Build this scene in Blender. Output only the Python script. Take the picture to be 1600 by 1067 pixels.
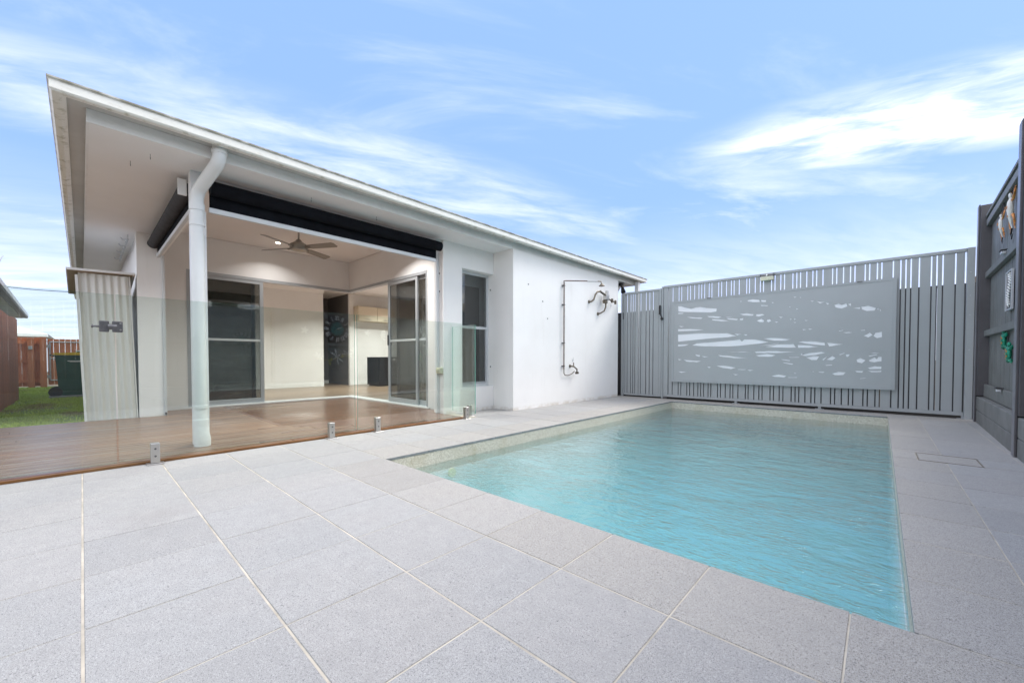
import bpy, math, random
from mathutils import Vector, Matrix
rad = math.radians
random.seed(7)
for o in list(bpy.data.objects):
    bpy.data.objects.remove(o)
SC = bpy.context.scene
COL = SC.collection

# ------------------------------------------------------------------ camera
cam_d = bpy.data.cameras.new('camera'); cam = bpy.data.objects.new('camera', cam_d); COL.objects.link(cam)
cam_d.sensor_width = 36.0; cam_d.lens = 36.0 * 622.0 / 1600.0
cam_d.clip_start = 0.03; cam_d.clip_end = 3000
cam.location = (0, 0, 0.78)
cam.rotation_euler = (rad(90) - 0.021, 0, rad(42.8))
cam_d.shift_y = (574.1 - 533.5) / 1600.0
SC.camera = cam

# ------------------------------------------------------------------ world, sun, exposure
SUN_EL, SUN_AZ = rad(50), rad(33)          # azimuth clockwise from +Y
SC.view_settings.view_transform = 'Standard'; SC.view_settings.look = 'None'
SC.view_settings.gamma = 1.0; SC.view_settings.use_curve_mapping = False
SC.view_settings.exposure = 0.84
world = bpy.data.worlds.new('World'); SC.world = world; world.use_nodes = True
WT = world.node_tree; WT.nodes.clear()

class NG:
    """small helper around a node tree"""
    def __init__(s, t): s.t = t
    def n(s, typ, **k):
        nd = s.t.nodes.new(typ)
        for a, v in k.items(): setattr(nd, a, v)
        return nd
    def put(s, sock, v):
        if hasattr(v, 'is_output') or isinstance(v, bpy.types.NodeSocket): s.t.links.new(v, sock)
        elif v is not None: sock.default_value = v
    def m(s, op, a, b=None, c=None, clamp=False):
        nd = s.n('ShaderNodeMath', operation=op, use_clamp=clamp)
        s.put(nd.inputs[0], a)
        if b is not None: s.put(nd.inputs[1], b)
        if c is not None: s.put(nd.inputs[2], c)
        return nd.outputs[0]
    def mix(s, f, a, b, mode='MIX'):
        nd = s.n('ShaderNodeMix', data_type='RGBA', blend_type=mode)
        s.put(nd.inputs[0], f)
        for i, v in ((6, a), (7, b)):
            if isinstance(v, tuple) and len(v) == 3: v = v + (1,)
            s.put(nd.inputs[i], v)
        return nd.outputs[2]
    def ramp(s, v, lo, hi, a=0.0, b=1.0):
        nd = s.n('ShaderNodeMapRange', interpolation_type='SMOOTHSTEP')
        s.put(nd.inputs[0], v)
        for i, x in ((1, lo), (2, hi), (3, a), (4, b)): nd.inputs[i].default_value = x
        return nd.outputs[0]
    def noise(s, vec, scale, detail=3, rough=0.5, dist=0.0, out=0):
        nd = s.n('ShaderNodeTexNoise')
        s.put(nd.inputs['Vector'], vec); nd.inputs['Scale'].default_value = scale
        nd.inputs['Detail'].default_value = detail; nd.inputs['Roughness'].default_value = rough
        nd.inputs['Distortion'].default_value = dist
        return nd.outputs[out]
    def vmul(s, vec, v3, rot=None):
        nd = s.n('ShaderNodeMapping'); s.put(nd.inputs[0], vec)
        nd.inputs['Scale'].default_value = v3
        if rot: nd.inputs['Rotation'].default_value = rot
        return nd.outputs[0]

W = NG(WT)
def streak(vec, ang, long_, short):
    nd = W.n('ShaderNodeMapping', vector_type='TEXTURE'); W.put(nd.inputs[0], vec)
    nd.inputs['Rotation'].default_value = (0, 0, ang); nd.inputs['Scale'].default_value = (long_, short, 1)
    return nd.outputs[0]
sky = W.n('ShaderNodeTexSky', sky_type='NISHITA', sun_disc=False)
sky.sun_elevation = SUN_EL; sky.sun_rotation = SUN_AZ
sky.air_density = 1.0; sky.dust_density = 0.6; sky.ozone_density = 2.0
gen = W.n('ShaderNodeTexCoord').outputs['Generated']
sep = W.n('ShaderNodeSeparateXYZ'); WT.links.new(gen, sep.inputs[0])
dx, dy, dz = sep.outputs
zz = W.m('ADD', W.m('MAXIMUM', dz, 0.0), 0.1)
px_, py_ = W.m('DIVIDE', dx, zz), W.m('DIVIDE', dy, zz)
cmb = W.n('ShaderNodeCombineXYZ'); WT.links.new(px_, cmb.inputs[0]); WT.links.new(py_, cmb.inputs[1])
P = cmb.outputs[0]
def band(cx, cy, ang, hl, hw):
    """soft long cloud bank lying in the cloud layer"""
    ca, sa = math.cos(ang), math.sin(ang)
    ax = W.m('SUBTRACT', px_, cx); ay = W.m('SUBTRACT', py_, cy)
    u = W.m('ADD', W.m('MULTIPLY', ax, ca), W.m('MULTIPLY', ay, sa))
    v = W.m('SUBTRACT', W.m('MULTIPLY', ay, ca), W.m('MULTIPLY', ax, sa))
    q = W.m('ADD', W.m('POWER', W.m('ABSOLUTE', W.m('DIVIDE', u, hl)), 2.0), W.m('POWER', W.m('ABSOLUTE', W.m('DIVIDE', v, hw)), 2.0))
    return W.ramp(q, 0.0, 1.6, 1.0, 0.0)
bA = band(-1.60, 0.80, math.atan2(1.9, 0.55), 1.7, 0.30)
bB = band(0.12, 1.92, math.atan2(0.28, 0.9), 0.72, 0.27)
bC = band(-2.9, 0.2, math.atan2(1.9, 0.4), 0.9, 0.22)
wisp = W.noise(streak(P, rad(62), 0.85, 0.26), 1.5, 9, 0.62, 0.35)
wisp2 = W.noise(streak(P, rad(55), 1.2, 0.5), 1.1, 7, 0.6, 0.6)
wispB = W.noise(streak(P, rad(24), 0.75, 0.28), 1.9, 9, 0.6, 0.4)
cA = W.m('MULTIPLY', W.m('MAXIMUM', bA, bC), W.ramp(wisp, 0.30, 0.85, 0.05, 0.72))
bD = band(0.28, 0.82, math.atan2(0.25, 0.9), 0.42, 0.26)  # unseen cloud bank added above the view to give the water glints
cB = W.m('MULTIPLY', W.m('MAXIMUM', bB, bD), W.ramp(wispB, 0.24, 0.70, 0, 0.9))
cG = W.m('MULTIPLY', W.ramp(wisp2, 0.46, 0.80), 0.48)
hz = W.ramp(dz, -0.02, 0.36, 1.0, 0.0)
cH = W.m('MULTIPLY', hz, W.ramp(wisp, 0.2, 0.7, 0.45, 0.95))
cl = W.m('MAXIMUM', W.m('MAXIMUM', cA, cB), W.m('MAXIMUM', cG, cH))
cO = W.m('MULTIPLY', W.m('MAXIMUM', W.m('MAXIMUM', W.ramp(dz, 0.67, 0.76), W.ramp(dx, 0.32, 0.62)), W.ramp(dy, -0.3, -0.7)), W.ramp(wispB, 0.36, 0.58, 0.12, 1.0))  # bright clouds added out of view to lift ambient light and water glints
cl = W.m('MULTIPLY', cl, 0.93)
SKY_S = 0.100
# tint the clear sky towards the soft clean blue of the picture; clouds are lit white
skyc = W.mix(0.85, sky.outputs[0], (2.2, 3.6, 7.9))
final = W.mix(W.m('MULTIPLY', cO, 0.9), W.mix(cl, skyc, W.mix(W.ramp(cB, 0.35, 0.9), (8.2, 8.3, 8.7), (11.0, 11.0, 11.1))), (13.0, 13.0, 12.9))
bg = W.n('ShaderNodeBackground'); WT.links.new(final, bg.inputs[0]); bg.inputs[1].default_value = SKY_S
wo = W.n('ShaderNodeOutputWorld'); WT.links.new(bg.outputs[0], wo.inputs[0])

sun_d = bpy.data.lights.new('sun', 'SUN'); sun = bpy.data.objects.new('sun', sun_d); COL.objects.link(sun)
sun_d.energy = 1.6; sun_d.angle = rad(26); sun_d.color = (1.0, 0.955, 0.90)
sdir = Vector((math.sin(SUN_AZ) * math.cos(SUN_EL), math.cos(SUN_AZ) * math.cos(SUN_EL), math.sin(SUN_EL)))
sun.rotation_euler = sdir.to_track_quat('Z', 'Y').to_euler()
sun.location = (3, 6, 8)
SC.cycles.use_denoising = True
SC.cycles.max_bounces = 10; SC.cycles.transparent_max_bounces = 24; SC.cycles.transmission_bounces = 8
SC.cycles.diffuse_bounces = 5; SC.cycles.glossy_bounces = 5; SC.cycles.sample_clamp_indirect = 6; SC.cycles.volume_bounces = 3

# ------------------------------------------------------------------ materials
MATS = {}
def new_mat(name):
    m = bpy.data.materials.new(name); m.use_nodes = True
    m.node_tree.nodes.clear(); MATS[name] = m
    return m, NG(m.node_tree)
def finish(g, shader, vol=None):
    o = g.n('ShaderNodeOutputMaterial'); g.t.links.new(shader, o.inputs[0])
    if vol: g.t.links.new(vol, o.inputs[1])
def pbsdf(g, col, rough=0.5, metal=0.0, bump=None, bstr=0.3, bdist=0.002, spec=0.5):
    b = g.n('ShaderNodeBsdfPrincipled')
    if isinstance(col, tuple) and len(col) == 3: col = col + (1,)
    g.put(b.inputs['Base Color'], col); g.put(b.inputs['Roughness'], rough); g.put(b.inputs['Metallic'], metal)
    b.inputs['Specular IOR Level'].default_value = spec
    if bump is not None:
        bn = g.n('ShaderNodeBump'); g.put(bn.inputs['Height'], bump)
        bn.inputs['Strength'].default_value = bstr; bn.inputs['Distance'].default_value = bdist
        g.t.links.new(bn.outputs[0], b.inputs['Normal'])
    return b.outputs[0]
def pos(g): return g.n('ShaderNodeNewGeometry').outputs['Position']
def rnd(g): return g.n('ShaderNodeObjectInfo').outputs['Random']

def paint(name, col, rough=0.45, metal=0.0, var=0.06, scale=3.0, grain=0.0, bump=0.0, bscale=200, spec=0.5, dirt=0.0):
    m, g = new_mat(name); p = pos(g)
    f = g.noise(p, scale, 4, 0.6)
    c = g.mix(g.ramp(f, 0.3, 0.7), tuple(x * (1 - var) for x in col), tuple(min(1, x * (1 + var)) for x in col))
    if grain:
        c = g.mix(g.m('MULTIPLY', g.noise(p, 350, 2), grain), c, tuple(x * 0.6 for x in col))
    if dirt:
        d = g.ramp(g.noise(g.vmul(p, (1, 1, 0.18)), 6.0, 5, 0.65), 0.52, 0.80)
        c = g.mix(g.m('MULTIPLY', d, dirt), c, (0.30, 0.27, 0.22))
    b = g.noise(p, bscale, 3) if bump else None
    finish(g, pbsdf(g, c, rough, metal, b, bump, 0.002, spec)); return m

def emit_mat(name, col, s):
    m, g = new_mat(name); e = g.n('ShaderNodeEmission'); e.inputs[0].default_value = col + (1,); e.inputs[1].default_value = s
    finish(g, e.outputs[0]); return m

def tile_mat(name, base, dark, warm, spk):
    m, g = new_mat(name); p = pos(g); r = rnd(g)
    c = g.mix(r, tuple(x * 0.90 for x in base), tuple(x * 1.07 for x in base))
    r2 = g.m('FRACT', g.m('MULTIPLY', r, 17.3))
    c = g.mix(g.m('MULTIPLY', r2, 0.7), c, warm)
    c = g.mix(g.m('MULTIPLY', g.ramp(g.noise(p, 2.3, 5, 0.6), 0.42, 0.7), 0.45), c, warm)
    c = g.mix(g.m('MULTIPLY', g.ramp(g.noise(p, 7.0, 4, 0.6, 0.6), 0.55, 0.75), 0.22), c, tuple(x * 0.8 for x in base))
    n1 = g.noise(p, 420, 3, 0.8)
    c = g.mix(g.m('MULTIPLY', g.ramp(n1, 0.53, 0.62), spk), c, dark)
    n2 = g.noise(p, 230, 2, 0.7)
    c = g.mix(g.m('MULTIPLY', g.ramp(n2, 0.60, 0.70), spk * 0.9), c, tuple(x * 0.6 for x in dark))
    c = g.mix(g.m('MULTIPLY', g.ramp(g.noise(p, 260, 1), 0.58, 0.68), 0.35), c, (0.72, 0.72, 0.72))
    mo = g.noise(p, 17.0, 4, 0.65)
    c = g.mix(g.ramp(mo, 0.3, 0.7, 0.0, 0.34), c, tuple(x * 0.74 for x in base))
    n5 = g.noise(p, 120, 2, 0.6)
    c = g.mix(g.m('MULTIPLY', g.ramp(n5, 0.60, 0.70), spk * 0.55), c, dark)
    c = g.mix(g.m('MULTIPLY', g.ramp(n5, 0.40, 0.30), 0.35), c, (0.60, 0.59, 0.57))
    # scattered pits
    v = g.n('ShaderNodeTexVoronoi', feature='F1'); g.put(v.inputs['Vector'], p); v.inputs['Scale'].default_value = 26
    c = g.mix(g.m('MULTIPLY', g.ramp(v.outputs['Distance'], 0.05, 0.09, 1, 0), 0.6), c, (0.10, 0.10, 0.11))
    sc = g.ramp(g.noise(g.vmul(p, (1.0, 0.35, 1)), 3.1, 6, 0.7, 1.0), 0.66, 0.74)
    c = g.mix(g.m('MULTIPLY', sc, 0.30), c, (0.55, 0.55, 0.54))
    # a few broad water stains
    st = g.ramp(g.noise(p, 0.9, 6, 0.55, 0.4), 0.60, 0.72)
    c = g.mix(g.m('MULTIPLY', st, 0.28), c, (0.20, 0.19, 0.18))
    finish(g, pbsdf(g, c, 0.8, 0, n1, 0.15, 0.0004, 0.25)); return m
tile_mat('paver', (0.390, 0.386, 0.374), (0.11, 0.11, 0.12), (0.42, 0.40, 0.375), 0.85)
tile_mat('coping', (0.42, 0.402, 0.375), (0.07, 0.07, 0.07), (0.45, 0.42, 0.375), 1.0)
paint('paver_edge', (0.20, 0.215, 0.22), 0.6, var=0.2, scale=20)
paint('grout', (0.50, 0.45, 0.37), 0.9, var=0.22, scale=5, bump=0.4, dirt=0.45)
paint('concrete', (0.36, 0.35, 0.33), 0.9, var=0.15, scale=3, bump=0.4)

def render_wall():
    m, g = new_mat('white_render'); p = pos(g)
    c = g.mix(g.ramp(g.noise(p, 1.3, 5, 0.6), 0.3, 0.7), (0.82, 0.812, 0.795), (0.86, 0.855, 0.84))
    st = g.ramp(g.noise(g.vmul(p, (5, 5, 0.5)), 1.8, 5, 0.6), 0.56, 0.8)
    c = g.mix(g.m('MULTIPLY', st, 0.22), c, (0.70, 0.685, 0.65))
    s = g.n('ShaderNodeSeparateXYZ'); g.put(s.inputs[0], p)
    # splash stain along the foot of the wall
    foot = g.m('MULTIPLY', g.ramp(s.outputs[2], 0.0, 0.075, 1, 0), g.ramp(g.noise(p, 7, 5, 0.7), 0.35, 0.62))
    c = g.mix(g.m('MULTIPLY', foot, 0.5), c, (0.42, 0.34, 0.22))
    b = g.m('ADD', g.noise(p, 55, 5, 0.7), g.m('MULTIPLY', g.noise(p, 240, 2), 0.6))
    finish(g, pbsdf(g, c, 0.85, 0, b, 0.35, 0.003, 0.3))
render_wall()
paint('soffit_white', (0.82, 0.82, 0.81), 0.6, var=0.025, scale=1.2)
paint('eave_grey', (0.50, 0.495, 0.47), 0.6, var=0.08, scale=2.5, dirt=0.15)
paint('ceiling_white', (0.78, 0.765, 0.75), 0.7, var=0.02, scale=1)
paint('inner_wall', (0.76, 0.75, 0.74), 0.7, var=0.03, scale=1)
paint('trim_white', (0.78, 0.785, 0.77), 0.4, var=0.04, scale=5, dirt=0.10)
def gutter_mat():
    m, g = new_mat('gutter_cream'); p = pos(g)
    c = g.mix(g.noise(p, 3, 4), (0.72, 0.72, 0.66), (0.80, 0.80, 0.75))
    s = g.n('ShaderNodeSeparateXYZ'); g.put(s.inputs[0], p)
    grime = g.ramp(g.noise(g.vmul(p, (7, 7, 22)), 1.6, 5, 0.65), 0.50, 0.68)
    top = g.ramp(s.outputs[2], 2.556, 2.572)
    low = g.ramp(s.outputs[2], 2.498, 2.512, 1, 0)
    c = g.mix(g.m('MULTIPLY', grime, 0.22), c, (0.42, 0.37, 0.27))
    c = g.mix(g.m('MULTIPLY', top, g.ramp(g.noise(p, 9, 4), 0.3, 0.6, 0.35, 0.95)), c, (0.22, 0.21, 0.15))
    c = g.mix(g.m('MULTIPLY', low, g.m('MULTIPLY', grime, 0.5)), c, (0.24, 0.25, 0.13))
    finish(g, pbsdf(g, c, 0.35))
gutter_mat()
paint('roof_metal', (0.50, 0.50, 0.48), 0.5, 0.2)
paint('pipe_white', (0.74, 0.765, 0.76), 0.38, var=0.03, dirt=0.06)
paint('post_white', (0.74, 0.76, 0.77), 0.4, var=0.03, dirt=0.05)
paint('alu_frame', (0.40, 0.42, 0.44), 0.4, 0.25, var=0.04)
paint('alu_light', (0.62, 0.645, 0.66), 0.4, 0.15, var=0.04)
paint('alu_dark', (0.17, 0.175, 0.185), 0.45, 0.2, var=0.04)
paint('sill_white', (0.70, 0.70, 0.69), 0.5, dirt=0.2)
paint('blind_fabric', (0.007, 0.008, 0.011), 0.9, spec=0.15, var=0.25, scale=8, bump=0.4, bscale=600)
paint('blind_grey', (0.055, 0.055, 0.058), 0.8, spec=0.2, var=0.15, scale=8, bump=0.4, bscale=600)
paint('steel', (0.55, 0.54, 0.52), 0.28, 0.9, var=0.05)
paint('dark_steel', (0.14, 0.14, 0.145), 0.4, 0.7, var=0.15, scale=40)
paint('black_plastic', (0.02, 0.02, 0.022), 0.45)
paint('brass_old', (0.17, 0.145, 0.11), 0.45, 0.7, var=0.35, scale=30)
paint('copper_old', (0.15, 0.105, 0.085), 0.5, 0.6, var=0.35, scale=20)
paint('white_plastic', (0.78, 0.78, 0.76), 0.45)
paint('cream_plastic', (0.62, 0.62, 0.47), 0.5, dirt=0.3)
paint('fan_blade', (0.20, 0.185, 0.165), 0.4, 0.35, var=0.06)
paint('fan_metal', (0.32, 0.30, 0.27), 0.3, 0.8)
paint('gate_paint', (0.345, 0.370, 0.378), 0.42, 0.0, var=0.03, scale=2.5, dirt=0.05)
paint('gate_panel_paint', (0.365, 0.388, 0.394), 0.40, 0.0, var=0.025, scale=1.6, dirt=0.04)
paint('backing_white', (0.78, 0.80, 0.82), 0.5, var=0.03)
paint('fence_dark', (0.165, 0.168, 0.156), 0.6, var=0.12, scale=5, bump=0.35, bscale=60, dirt=0.08)
paint('fence_post_dark', (0.080, 0.075, 0.080), 0.45, 0.1, var=0.12, scale=4, dirt=0.06)
paint('post_flange', (0.20, 0.20, 0.215), 0.4, 0.2, var=0.1, scale=4)
paint('sleeper_dark', (0.175, 0.178, 0.168), 0.8, var=0.14, scale=4, bump=0.5, bscale=40, dirt=0.10)
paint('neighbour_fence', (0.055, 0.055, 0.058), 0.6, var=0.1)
paint('bin_green', (0.020, 0.085, 0.055), 0.38, var=0.12, scale=6, dirt=0.05)
paint('bin_yellow', (0.72, 0.48, 0.02), 0.45, var=0.05)
paint('shed_metal', (0.68, 0.68, 0.64), 0.42, 0.0, var=0.03, scale=2, dirt=0.05)
paint('shed_brown', (0.33, 0.27, 0.20), 0.6)
paint('galvanised', (0.50, 0.52, 0.54), 0.4, 0.6, var=0.1, scale=12)
paint('neighbour_wall', (0.70, 0.71, 0.73), 0.7, var=0.02)
paint('cupboard', (0.70, 0.62, 0.48), 0.5, var=0.02)
paint('black_gloss', (0.012, 0.012, 0.014), 0.15)
paint('hall_wall', (0.13, 0.125, 0.125), 0.8, var=0.03)  # hallway shade put into a dark wall colour; indoor blind shares it
paint('starfish_white', (0.82, 0.80, 0.74), 0.6, bump=0.6, bscale=90)
paint('clock_black', (0.025, 0.025, 0.028), 0.4)
paint('clock_teal', (0.03, 0.16, 0.14), 0.45, var=0.5, scale=25)
paint('turtle_green', (0.01, 0.22, 0.13), 0.35, 0.2, var=0.5, scale=40)
paint('metal_orange', (0.55, 0.22, 0.05), 0.4, 0.3, var=0.4, scale=30)
paint('leaf_yellow', (0.5, 0.45, 0.12), 0.6, var=0.2, scale=30)
paint('frame_silver', (0.55, 0.56, 0.58), 0.4, 0.3)
paint('earth', (0.16, 0.12, 0.07), 0.95, var=0.3, scale=3, bump=0.5, bscale=30)
paint('gate_shade_dark', (0.022, 0.018, 0.014), 0.95, var=0.4, scale=30, bump=0.8, bscale=60)  # near-black colour standing in for shade behind the gate
paint('bark', (0.11, 0.085, 0.06), 0.9, var=0.3, scale=9, bump=0.6, bscale=30)
paint('pool_fitting', (0.68, 0.66, 0.38), 0.5)

def wood(name, c1, c2, grey, gamt, rough, axis_scale, var=0.5):
    m, g = new_mat(name); p = pos(g); r = rnd(g)
    off = g.n('ShaderNodeVectorMath', operation='ADD'); g.put(off.inputs[0], p)
    cb = g.n('ShaderNodeCombineXYZ')
    for i in range(3): g.put(cb.inputs[i], g.m('MULTIPLY', r, (7.1, 13.0, 5.0)[i]))
    g.t.links.new(cb.outputs[0], off.inputs[1]); q = off.outputs[0]
    st = g.noise(g.vmul(q, axis_scale), 3.0, 6, 0.62, 0.5)
    c = g.mix(g.ramp(st, 0.32, 0.68), c1, c2)
    c = g.mix(g.m('MULTIPLY', r, var), c, tuple(x * 0.5 for x in c1))
    wv = g.m('MULTIPLY', g.ramp(g.noise(g.vmul(q, tuple(a * 0.35 for a in axis_scale)), 2.0, 4), 0.42, 0.62), gamt)
    c = g.mix(wv, c, grey)
    finish(g, pbsdf(g, c, rough, 0, st, 0.35, 0.0015, 0.5))
wood('deck_wood', (0.135, 0.056, 0.022), (0.29, 0.145, 0.064), (0.30, 0.225, 0.16), 0.5, 0.34, (26, 1.4, 26), 0.6)
wood('deck_wood_red', (0.12, 0.040, 0.015), (0.24, 0.10, 0.040), (0.24, 0.14, 0.075), 0.25, 0.25, (26, 1.4, 26), 0.55)
wood('deck_edge_wood', (0.20, 0.075, 0.02), (0.34, 0.15, 0.045), (0.30, 0.19, 0.10), 0.3, 0.45, (26, 1.4, 26), 0.2)
wood('fence_red', (0.42, 0.13, 0.065), (0.56, 0.20, 0.11), (0.22, 0.10, 0.07), 0.4, 0.6, (20, 20, 1.2), 0.45)
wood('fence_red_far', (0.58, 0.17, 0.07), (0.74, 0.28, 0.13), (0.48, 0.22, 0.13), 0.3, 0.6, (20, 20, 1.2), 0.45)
wood('indoor_wood', (0.15, 0.10, 0.065), (0.26, 0.185, 0.125), (0.26, 0.21, 0.16), 0.4, 0.30, (22, 1.2, 22), 0.3)

def pebble():
    m, g = new_mat('pebblecrete'); p = pos(g)
    v = g.n('ShaderNodeTexVoronoi', feature='F1'); g.put(v.inputs['Vector'], p); v.inputs['Scale'].default_value = 120
    c = g.mix(g.ramp(g.noise(p, 90, 3, 0.7), 0.35, 0.65), (0.42, 0.38, 0.30), (0.68, 0.65, 0.56))
    c = g.mix(g.m('MULTIPLY', g.ramp(g.noise(p, 160, 1), 0.6, 0.68), 0.7), c, (0.22, 0.19, 0.14))
    c = g.mix(g.m('MULTIPLY', g.ramp(g.noise(p, 4, 5, 0.65), 0.52, 0.75), 0.35), c, (0.34, 0.28, 0.15))
    finish(g, pbsdf(g, c, 0.8, 0, v.outputs['Distance'], 0.5, 0.003))
pebble()
def pebble_under():
    m, g = new_mat('pool_lining'); p = pos(g)
    c = g.mix(g.ramp(g.noise(p, 1.6, 5, 0.6), 0.35, 0.65), (0.70, 0.70, 0.66), (0.78, 0.78, 0.74))
    c = g.mix(g.m('MULTIPLY', g.ramp(g.noise(p, 60, 3, 0.7), 0.5, 0.7), 0.25), c, (0.5, 0.5, 0.46))
    finish(g, pbsdf(g, c, 0.8))
pebble_under()

def two_sided(g, fr, ior):
    # the sheet is thin: both of its faces reflect like the outside of glass
    bf = g.n('ShaderNodeNewGeometry').outputs['Backfacing']
    g.put(fr.inputs[0], g.m('ADD', g.m('MULTIPLY', bf, 1.0/ior - ior), ior))
def glass(name, tint, rough=0.0, ior=1.5, gain=1.0, haze=None):
    m, g = new_mat(name)
    tr = g.n('ShaderNodeBsdfTransparent'); tr.inputs[0].default_value = tint + (1,)
    gl = g.n('ShaderNodeBsdfGlossy'); gl.inputs['Roughness'].default_value = rough; gl.inputs[0].default_value = (1, 1, 1, 1)
    fr = g.n('ShaderNodeFresnel'); two_sided(g, fr, ior)
    f = g.m('MULTIPLY', fr.outputs[0], gain, clamp=True)
    mx = g.n('ShaderNodeMixShader'); g.put(mx.inputs[0], f)
    g.t.links.new(tr.outputs[0], mx.inputs[1]); g.t.links.new(gl.outputs[0], mx.inputs[2])
    finish(g, mx.outputs[0])
glass('fence_glass', (0.945, 0.985, 0.96), 0.0, 1.52, 2.2)
glass('door_glass', (0.48, 0.50, 0.50), 0.0, 1.52, 1.4)
glass('window_glass', (0.68, 0.70, 0.70), 0.0, 1.52, 1.3)
glass('indoor_glass', (0.8, 0.82, 0.82), 0.0, 1.5)
def glass_edge():
    m, g = new_mat('glass_edge')
    tr = g.n('ShaderNodeBsdfTransparent'); tr.inputs[0].default_value = (0.45, 0.78, 0.70, 1)
    b = pbsdf(g, (0.22, 0.50, 0.43), 0.1)
    mx = g.n('ShaderNodeMixShader'); mx.inputs[0].default_value = 0.55
    g.t.links.new(tr.outputs[0], mx.inputs[1]); g.t.links.new(b, mx.inputs[2]); finish(g, mx.outputs[0])
glass_edge()
def water():
    m, g = new_mat('water'); p = pos(g)
    q = g.vmul(p, (1.0, 1.7, 1.0), (0, 0, rad(35)))
    n1 = g.noise(q, 3.6, 2, 0.5, 0.8)
    n2 = g.noise(q, 11.0, 2, 0.5, 0.8)
    n3 = g.noise(q, 1.8, 2, 0.5, 0.3)
    n4 = g.noise(g.vmul(p, (0.62, 1.3, 1)), 21.0, 2, 0.5, 1.4)
    sy_ = g.n('ShaderNodeSeparateXYZ'); g.put(sy_.inputs[0], p)
    patch = g.m('MAXIMUM', g.m('MULTIPLY', g.ramp(g.noise(p, 1.1, 2, 0.5), 0.45, 0.62), 0.6), g.m('MULTIPLY', g.ramp(sy_.outputs[1], 2.4, 4.6, 1.0, 0.0), g.ramp(g.noise(p, 2.2, 2, 0.5), 0.30, 0.52)))
    h = g.m('ADD', g.m('ADD', n1, g.m('MULTIPLY', n2, 0.5)), g.m('MULTIPLY', n3, 0.8))
    h = g.m('ADD', h, g.m('MULTIPLY', g.m('MULTIPLY', n4, patch), 0.85))
    bn = g.n('ShaderNodeBump'); g.put(bn.inputs['Height'], h); bn.inputs['Strength'].default_value = 1.0; bn.inputs['Distance'].default_value = 0.012
    tr = g.n('ShaderNodeBsdfTransparent'); tr.inputs[0].default_value = (0.97, 1.0, 1.0, 1)
    gl = g.n('ShaderNodeBsdfGlossy'); gl.inputs['Roughness'].default_value = 0.02
    fr = g.n('ShaderNodeFresnel'); two_sided(g, fr, 1.34)
    g.t.links.new(bn.outputs[0], gl.inputs['Normal']); g.t.links.new(bn.outputs[0], fr.inputs['Normal'])
    mx = g.n('ShaderNodeMixShader'); g.put(mx.inputs[0], g.m('MULTIPLY', fr.outputs[0], 2.0, clamp=True))
    g.t.links.new(tr.outputs[0], mx.inputs[1]); g.t.links.new(gl.outputs[0], mx.inputs[2])
    va = g.n('ShaderNodeVolumeAbsorption'); va.inputs[0].default_value = (0.16, 0.74, 0.79, 1); va.inputs[1].default_value = 0.56
    vs = g.n('ShaderNodeVolumeScatter'); vs.inputs[0].default_value = (0.64, 0.935, 0.91, 1); vs.inputs[1].default_value = 0.48
    ad = g.n('ShaderNodeAddShader'); g.t.links.new(va.outputs[0], ad.inputs[0]); g.t.links.new(vs.outputs[0], ad.inputs[1])
    finish(g, mx.outputs[0], ad.outputs[0])
water()
def leafm(name, c1, c2):
    m, g = new_mat(name); p = pos(g)
    c = g.mix(g.ramp(g.noise(p, 2.0, 4, 0.6), 0.3, 0.7), c1, c2)
    c = g.mix(g.m('MULTIPLY', g.noise(p, 40, 2), 0.5), c, tuple(x * 1.5 for x in c2))
    finish(g, pbsdf(g, c, 0.6))
leafm('leaf', (0.035, 0.07, 0.018), (0.07, 0.12, 0.03))
def grassm():
    m, g = new_mat('grass_blade'); p = pos(g)
    c = g.mix(g.ramp(g.noise(p, 25, 3), 0.3, 0.7), (0.36, 0.50, 0.06), (0.56, 0.66, 0.12))
    dry = g.ramp(g.noise(p, 1.1, 4, 0.6, 0.3), 0.55, 0.68)
    c = g.mix(g.m('MULTIPLY', dry, 0.75), c, (0.30, 0.24, 0.12))
    finish(g, pbsdf(g, c, 0.6))
grassm()
def lawnm():
    m, g = new_mat('lawn_soil'); p = pos(g)
    c = g.mix(g.ramp(g.noise(p, 14, 5, 0.7), 0.3, 0.7), (0.12, 0.19, 0.03), (0.20, 0.27, 0.06))
    dry = g.ramp(g.noise(p, 1.1, 4, 0.6, 0.3), 0.55, 0.66)
    c = g.mix(dry, c, (0.20, 0.15, 0.08))
    finish(g, pbsdf(g, c, 0.95))
lawnm()
emit_mat('lamp_glow', (1.0, 0.86, 0.66), 14.0)
M = MATS

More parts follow.
